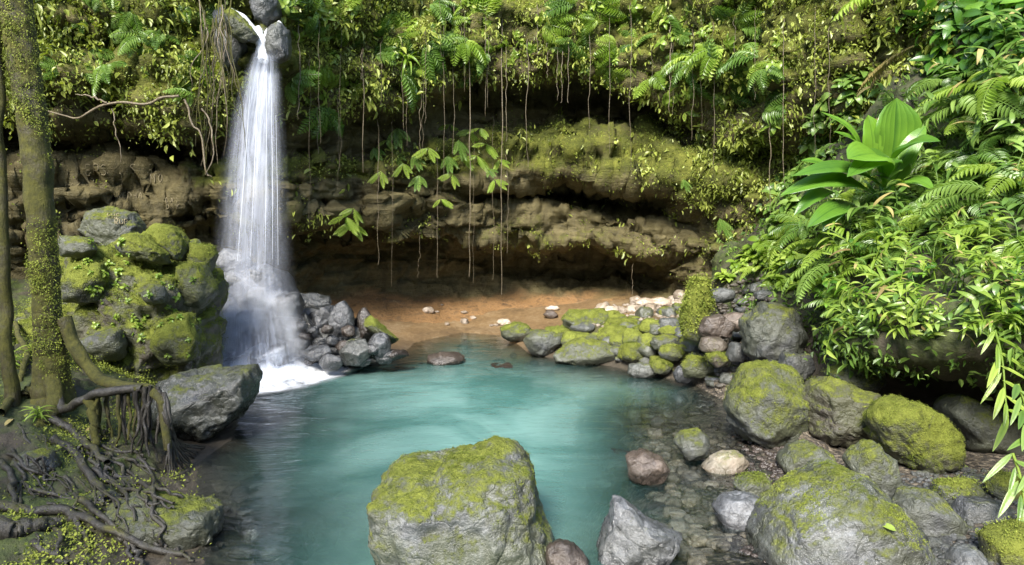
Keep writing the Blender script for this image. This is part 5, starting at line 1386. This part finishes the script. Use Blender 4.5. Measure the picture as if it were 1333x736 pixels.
# plants hanging from the bank lip at the right edge
for i, (px, py, D, lb) in enumerate([(1295, 430, 6.0, 'hanging broad leaved plant at the end of the bank lip'), (1325, 500, 5.4, 'broad leaved creeper with pointed leaves at the right edge above the rocks'), (1318, 590, 5.2, 'broad leaved creeper low at the right edge beside the yellow mossy rock')]):
    o = empty('creeper', at(px, py, D), lb, 'plant')
    rg = random.Random(50 + i)
    L0 = 0.75 if i == 0 else 0.6
    path = [at(px, py, D) + Vector((0.02 * math.sin(q), -0.05 * q, -L0 * q / 5)) for q in range(6)]
    stalk(o, path, .012, .006, M_LIME, 'stem')
    for q in range(13):
        b = path[0].lerp(path[-1], q / 12)
        sgn = 1 if q % 2 else -1
        t = b + Vector((sgn * rg.uniform(.08, .26), -rg.uniform(.02, .2), -rg.uniform(.08, .30)))
        leaf_between(o, b, t, rg.uniform(.035, .06), .06, M_LIME if i == 0 else M_FERN, rg.uniform(.3, 1), n=8)
dp = make_fern('dry brown palm frond drooping at the top right of the cliff', 'palm', None, 2, 1.1, 0.26, 0.2, M_DRY, 121, 'dry_palm', drop=2.0, n=24, full=False)
dp.matrix_world = Matrix.Translation(at(1190, 60, 9.6)) @ Matrix.Rotation(R(170), 4, 'Z') @ Matrix.Rotation(R(35), 4, 'Y')
gp_ = make_fern('feathery green palm frond hanging at the top right corner', 'palm', None, 4, 1.4, 0.4, 0.4, M_LIME, 122, 'palm', drop=1.6, n=24, full=False)
gp_.matrix_world = Matrix.Translation(at(1215, -40, 9.2)) @ Matrix.Rotation(R(185), 4, 'Z') @ Matrix.Rotation(R(20), 4, 'Y')

# ================================================================ hanging roots
HR = [(403,70,290),(415,125,200),(473,60,225),(493,150,345),(511,150,374),(529,110,190),(547,110,200),(554,40,160),(569,190,362),(590,0,200),(611,60,360),(617,180,368),(642,150,365),(653,0,383),(635,40,140),(726,60,130),(731,60,135),(872,30,145),(914,20,170),(824,340,390),(1003,150,280),(700,0,70),(574,0,75),(600,0,80),(1020,20,240),(1060,10,200),(1080,30,190),(545,300,362),(660,200,330),(440,120,245)] + [(x + (x * 7) % 9, 2 + (x * 13) % 60, 90 + (x * 29) % 150) for x in range(385, 1000, 27)]
for i, (px, y0, y1) in enumerate(HR):
    p0, n0 = hit(px, y0, 14.5, True)
    D = min(hit(px, y, 15).y for y in np.linspace(y0, min(y1, 330), 6)) - 0.12
    pts = [p0 + n0 * (-.05), at(px + random.uniform(-1, 1), y0 + 8, D)] + [at(px + random.uniform(-1.2, 1.2), y, D) for y in np.linspace(y0 + 25, y1, 5)]
    r = 0.012 if i in (10, 13, 17) else random.uniform(0.003, 0.008)
    V, F = tube_geo(pts, [r, r, r * .6], 5, 40, 0.02, i)
    o = link('hanging_root', np_mesh('hanging_root', V - np.array(p0), F, M_AERIAL))
    o.location = p0
    lb = 'thin brown aerial root hanging straight down in front of the cliff'
    if i == 13: lb = 'longest aerial root reaching from the top of the cliff almost to the orange sand'
    if i == 19: lb = 'short aerial root touching the ledge behind the rock pile'
    tag(o, lb, 'root', 'aerial roots hanging from the cliff' if i not in (13, 19) else None)
# vine bundle left of the waterfall and the pale branch
vb = empty('vine_bundle', at(275, 20, 11.2), 'bundle of mossy hanging vines left of the waterfall top', 'vines')
rg = random.Random(77)
for i in range(26):
    x0 = rg.uniform(258, 300); y0 = rg.uniform(-10, 40); x1 = x0 + rg.uniform(-18, 24); y1 = rg.uniform(120, 232)
    xm = (x0 + x1) / 2 + rg.uniform(-10, 10)
    D = 11.3 + rg.uniform(-.25, .1)
    V, F = tube_geo([at(x0, y0, D), at(x0 + rg.uniform(-4, 4), y0 + (y1 - y0) * .3, D - .1), at(xm, y0 + (y1 - y0) * .65, D - .12), at(x1, y1, D)], [.012, .008, .004], 5, 24, .03, i)
    link('vine', np_mesh('vine', V - np.array(vb.location), F, M_TRUNK if i % 4 else M_AERIAL), vb)
br = empty('branch', at(232, 124, 11.3), 'bare pale crooked branch sticking out left of the waterfall', 'branch')
for pts, r in [([(232,124),(208,128),(190,136),(165,135),(140,134),(118,145),(102,154),(85,152),(62,145)], .024), ([(140,134),(120,126),(97,122)], .016), ([(145,140),(150,165),(156,190),(158,212)], .010), ([(241,130),(250,160),(262,180),(268,225),(275,230)], .018), ([(262,140),(275,165),(278,200),(268,228)], .014)]:
    V, F = tube_geo([at(a, b, 11.0) for a, b in pts], [r, r * .9, r * .5], 6, 30, .02, len(pts))
    link('branch_limb', np_mesh('branch_limb', V - np.array(br.location), F, M_AERIAL), br)

# ================================================================ tree on the left bank
tree = empty('tree', hit(62, 492, 7.2), 'mossy tree trunk on the left bank with roots spilling to the water', 'tree')
tl = np.array(tree.location)
def tpart(name, pts, rad, mat, sides=8, n=30, wob=.012, seed=0):
    V, F = tube_geo([tuple(p) for p in pts], rad, sides, n, wob, seed)
    return link(name, np_mesh(name, V - tl, F, mat), tree)
TD = 7.0
tpart('trunk', [at(14, -140, TD), at(20, -20, TD), at(30, 80, TD), at(45, 180, TD), at(54, 290, TD), at(60, 380, TD), at(64, 440, TD), at(68, 500, TD), at(70, 570, 6.95)], [.145, .145, .14, .135, .13, .13, .14, .18, .28], M_TRUNK, 40, 200, .012, 2)
tpart('trunk', [at(-20, -80, 6.9), at(0, 100, 6.9), at(2, 250, 6.9), at(8, 380, 6.9), at(14, 500, 6.8), at(16, 580, 6.8)], [.06, .05, .05, .055, .07, .08], M_TRUNK, 12, 50, .03, 4)
def on_bank(pts, lift):
    out = []
    for p in pts:
        if len(p) == 3: out.append(at(*p))
        else:
            q, n = hit(p[0], p[1], 6.5, True)
            out.append(q + n * lift)
    return out
ROOTS = [
 ([(82,415,7.0),(98,455,6.95),(120,482,6.85),(150,500,6.7),(185,506,6.6),(205,515,6.5),(214,545,6.45),(220,585,6.4)], .075, .035, M_TRUNK),
 ([(60,470,7.0),(70,520,6.75),(62,545,6.6),(40,562,6.4),(0,582,6.2)], .085, .06, M_TRUNK),
 ([(70,495,6.9),(80,530,6.7),(100,525,6.6),(135,512,6.55),(185,506,6.55)], .05, .045, M_ROOT),
 ([(118,520,6.6),(122,545,6.5),(124,575,6.4),(128,600,6.3)], .05, .03, M_TRUNK),
 ([(67,548),(93,561),(115,580),(135,606)], .045, .03, M_ROOT), ([(64,574),(93,590),(109,609),(128,638),(138,650)], .045, .03, M_ROOT),
 ([(0,660),(38,667),(80,670),(112,680),(150,690),(192,711),(237,727)], .045, .022, M_ROOT), ([(74,680),(77,705),(74,730)], .022, .012, M_ROOT), ([(96,680),(112,705),(112,745)], .028, .016, M_ROOT),
 ([(150,692),(173,718),(182,745)], .026, .014, M_ROOT), ([(144,622),(180,628),(205,641),(237,650)], .026, .012, M_ROOT), ([(120,612),(150,635),(190,645),(225,658)], .024, .01, M_ROOT), ([(0,702),(32,697),(66,690)], .09, .05, M_ROOT),
 ([(0,600),(14,625),(16,660)], .03, .02, M_ROOT), ([(30,520),(50,500),(68,470)], .05, .05, M_TRUNK), ([(0,540),(20,515),(34,470),(20,420)], .04, .03, M_TRUNK), ([(130,590),(165,600),(200,615)], .024, .012, M_ROOT),
 ([(100,565),(140,585),(175,590),(190,600)], .022, .01, M_ROOT), ([(40,640),(90,650),(130,660)], .02, .012, M_ROOT), ([(160,640),(190,655),(225,664)], .014, .008, M_ROOT), ([(110,655),(140,675),(165,700),(170,730)], .024, .012, M_ROOT),
 ([(20,690),(60,715),(90,740)], .03, .018, M_ROOT), ([(200,705),(230,715),(250,735)], .016, .01, M_ROOT), ([(8,520),(12,470),(6,400),(-4,330)], .03, .02, M_AERIAL),
]
for i, (pts, r0, r1, mt) in enumerate(ROOTS):
    tpart('root', on_bank(pts, r0 * .8), [r0, (r0 + r1) / 2, r1], mt, 8, 34, .022, i + 10)
rg = random.Random(31)
for i in range(24):
    x0 = rg.uniform(128, 206); y0 = 506 + rg.uniform(-3, 8); y1 = rg.uniform(560, 592) + (x0 - 130) * .15
    x1 = x0 + rg.uniform(-8, 14)
    D = 6.62 - (x0 - 128) * .0018 + rg.uniform(-.06, .12)
    tpart('root', [at(x0, y0, D), at(x0 + rg.uniform(-4, 6), (y0 + y1) / 2, D - .03), at(x1, y1, D - .05)], [rg.uniform(.018, .032), .016, .011], M_TRUNK if i % 3 == 0 else M_ROOT, 6, 18, .02, i + 50)
for i in range(26):
    a = i / 25
    x1 = 214 + 54 * a + rg.uniform(-3, 3); y1 = 626 - 46 * a ** 1.6 + rg.uniform(-5, 5)
    x0 = 206 + 8 * a; y0 = rg.uniform(510, 530)
    D1 = on_z(x1, y1, 0.02).y if True else 6.4
    D0 = 6.5
    tpart('root', [at(x0, y0, D0), at(214 + 6 * a + rg.uniform(-3, 3), 556, 6.45), at(218 + 16 * a + rg.uniform(-3, 3), 590 - 12 * a, (6.45 + D1) / 2 + .0), at(x1, y1, D1)], [.022, .016, .007], M_ROOT, 6, 24, .018, i + 90)
# the neighbouring tree whose crown shades the left bank
t2 = empty('tree', (-9.0, -5.0, 0.3), 'tall leafy tree left of and behind the viewpoint, shading the root bank', 'tree')
V, F = tube_geo([(-9.0, -5.0, -1), (-8.9, -4.9, 3), (-8.7, -5.0, 6), (-8.3, -4.6, 9)], [.34, .26, .22, .12], 12, 40, .05, 6)
link('trunk', np_mesh('trunk', V - np.array(t2.location), F, M_TRUNK), t2)
rngc = np.random.default_rng(77)
pc2 = rngc.normal(size=(230, 3)); pc2 = unit(pc2) * (rngc.random((230, 1)) ** .4) * np.array([2.3, 2.6, 2.0]) + np.array([-7.9, -4.3, 9.4])
Vv, Fv, Tv = clump_leaves(pc2, unit(pc2 - np.array([-7.9, -4.3, 8.4])), (12, 24), (.25, .6), (0, .3), (.12, .26), (.35, .6), .3, rngc)
c = link('crown', np_mesh('crown', Vv - np.array(t2.location), Fv, M_FERN, False, {'tint': Tv}), t2)
c['kind'] = 'stuff'
rg = random.Random(64)
for i in range(46):
    x0, y0 = rg.uniform(10, 190), rg.uniform(540, 650)
    dx, dy = rg.uniform(10, 75), rg.uniform(25, 85)
    pts = [(min(x0 + dx * q / 5 + rg.uniform(-9, 9), 240), y0 + dy * q / 5 + rg.uniform(-6, 6)) for q in range(6)]
    r0 = rg.choice([.007, .009, .012, .016, .022])
    tpart('root', on_bank(pts, r0 * .9), [r0, r0 * .8, r0 * .4], M_ROOT, 6, 26, .012, i + 300)
# moss fringe and small leaves on the trunk
Vt = []
rngt = np.random.default_rng(8)
yy = rngt.uniform(0, 500, 900)
pc = at_np(np.interp(yy, [-20, 80, 180, 290, 380, 440, 500], [20, 30, 45, 54, 60, 64, 68]), yy, np.full(900, TD))
an = rngt.uniform(-0.3, np.pi + .3, 900)
nn = np.stack([np.cos(an), -np.sin(an), 0 * an], -1)
keep = fbm(pc, 1.3, 3, 15) + 0.25 * nn[:, 0] > -0.02
yy, pc, nn = yy[keep], pc[keep], nn[keep]
Vv, Fv, Tv = clump_leaves(pc + nn * np.interp(yy, [0, 430, 500], [.145, .145, .19])[:, None], nn, (8, 24), (.03, .12), (0, .03), (.010, .026), (.35, .7), .8, rngt)
c = link('moss_cover', np_mesh('moss_cover', Vv - tl, Fv, M_MOSS, False, {'tint': Tv}), tree)
c['kind'] = 'stuff'
# seedlings at the foot of the tree
sdl = [make_rosette('bright strap leaved seedling', 'plant', None, 22, 0.30, 0.035, .7, 1.6, M_LIME, 130 + i, 'seedling', .6, stem=.2) for i in range(3)]
place(sdl[:1], [(55, 470, 1.25)], lambda k: 'bright tufted seedling growing at the foot of the tree trunk', .3, 1, 1)
place(sdl[1:2], [(50, 545, .6)], lambda k: 'smaller tufted seedling among the roots below the trunk', .3, 1, 1)
place(sdl[2:], [(10, 478, .8)], lambda k: 'tufted seedling at the left edge beside the thin stem', .3, 1, 1)
for i, (px, py, lb) in enumerate([(113, 563, 'orange fallen leaf caught among the roots'), (8, 556, 'yellow fallen leaf at the left edge on the roots'), (1163, 690, 'yellow fallen leaf on the stones'), (1258, 610, 'pale green fallen leaf by the pebbles at the right')]):
    p, n = hit(px, py, 6, True)
    V, F = blade_geo(.11, .05, .3, .9, 7, .2)
    o = link('fallen_leaf', np_mesh('fallen_leaf', V, F, M_DRY if i < 2 else M_LIME, True, {'tint': np.full(len(V), .95)}))
    o.matrix_world = basis((0, -.5, .8), i * 1.3, 1.0, p + n * .03)
    tag(o, lb, 'leaf')
# herbs on the outcrop
wp = [make_rosette('tiny herb growing on the mossy outcrop', 'herb', 'tiny herbs on the mossy outcrop', 8, 0.075, 0.035, 0.5, 1.2, M_LIME, 140 + i, 'leafy_herb', .8, stem=.08) for i in range(3)]
place(wp, rspots(60, [(95,325),(150,300),(215,340),(262,360),(262,440),(240,480),(110,420)], 12), tilt=0.6, seed=12, smin=.5, smax=1.2)

# ================================================================ scratched writing on the cliff left of the waterfall
STROKES = {'P': [[(0,0),(0,1),(.6,1),(.6,.5),(0,.5)]], 'R': [[(0,0),(0,1),(.6,1),(.6,.5),(0,.5)],[(.2,.5),(.6,0)]], 'E': [[(.6,0),(0,0),(0,1),(.6,1)],[(0,.5),(.5,.5)]], 'D': [[(0,0),(0,1),(.4,.9),(.6,.5),(.4,.1),(0,0)]], 'H': [[(0,0),(0,1)],[(.6,0),(.6,1)],[(0,.5),(.6,.5)]],
 'A': [[(0,0),(.3,1),(.6,0)],[(.12,.4),(.48,.4)]], 'S': [[(.6,.9),(.2,1),(0,.75),(.6,.3),(.4,0),(0,.1)]], 'I': [[(.3,0),(.3,1)]], 'L': [[(0,1),(0,0),(.6,0)]], 'U': [[(0,1),(0,.2),(.3,0),(.6,.2),(.6,1)]], 'G': [[(.6,.85),(.3,1),(0,.5),(.3,0),(.6,.2),(.6,.5),(.35,.5)]], 'N': [[(0,0),(0,1),(.6,0),(.6,1)]],
 'O': [[(.3,0),(0,.5),(.3,1),(.6,.5),(.3,0)]], 'M': [[(0,0),(0,1),(.3,.4),(.6,1),(.6,0)]], 'Y': [[(0,1),(.3,.5),(.6,1)],[(.3,.5),(.3,0)]]}
k = NT('scratched_stone')
M_SCR = k.done(k.n('BsdfDiffuse', {'Color': (0.24, 0.205, 0.13)}).outputs[0])
for txt, px, py, h, w in [('ERS', 112, 228, 13, 10), ('LUGINA', 88, 240, 15, 13), ('PREDHA', 146, 258, 7, 7), ('DAO', 216, 264, 6, 6), ('DNY', 217, 272, 6, 6), ('SHAL', 170, 226, 12, 11), ('MO', 196, 238, 11, 10), ('PHE', 140, 285, 6, 6), ('RUP', 150, 292, 6, 6)]:
    prt = []
    for q, ch in enumerate(txt):
        for s in STROKES[ch]:
            pts = []
            for a, b in s:
                pp, nn_ = hit(px + q * w + a * w * .9, py - b * h, 12, True)
                pts.append(tuple(pp + nn_ * 0.006))
            prt.append(tube_geo(pts, [.007, .007], 4, max(6, 4 * len(pts))))
    V, F = join(prt)
    o = link('scratched_letters', np_mesh('scratched_letters', V, F, M_SCR), cliff)
print('objects', len(bpy.data.objects), 'tris', sum(len(m.loops) - 2 * len(m.polygons) for m in bpy.data.meshes))
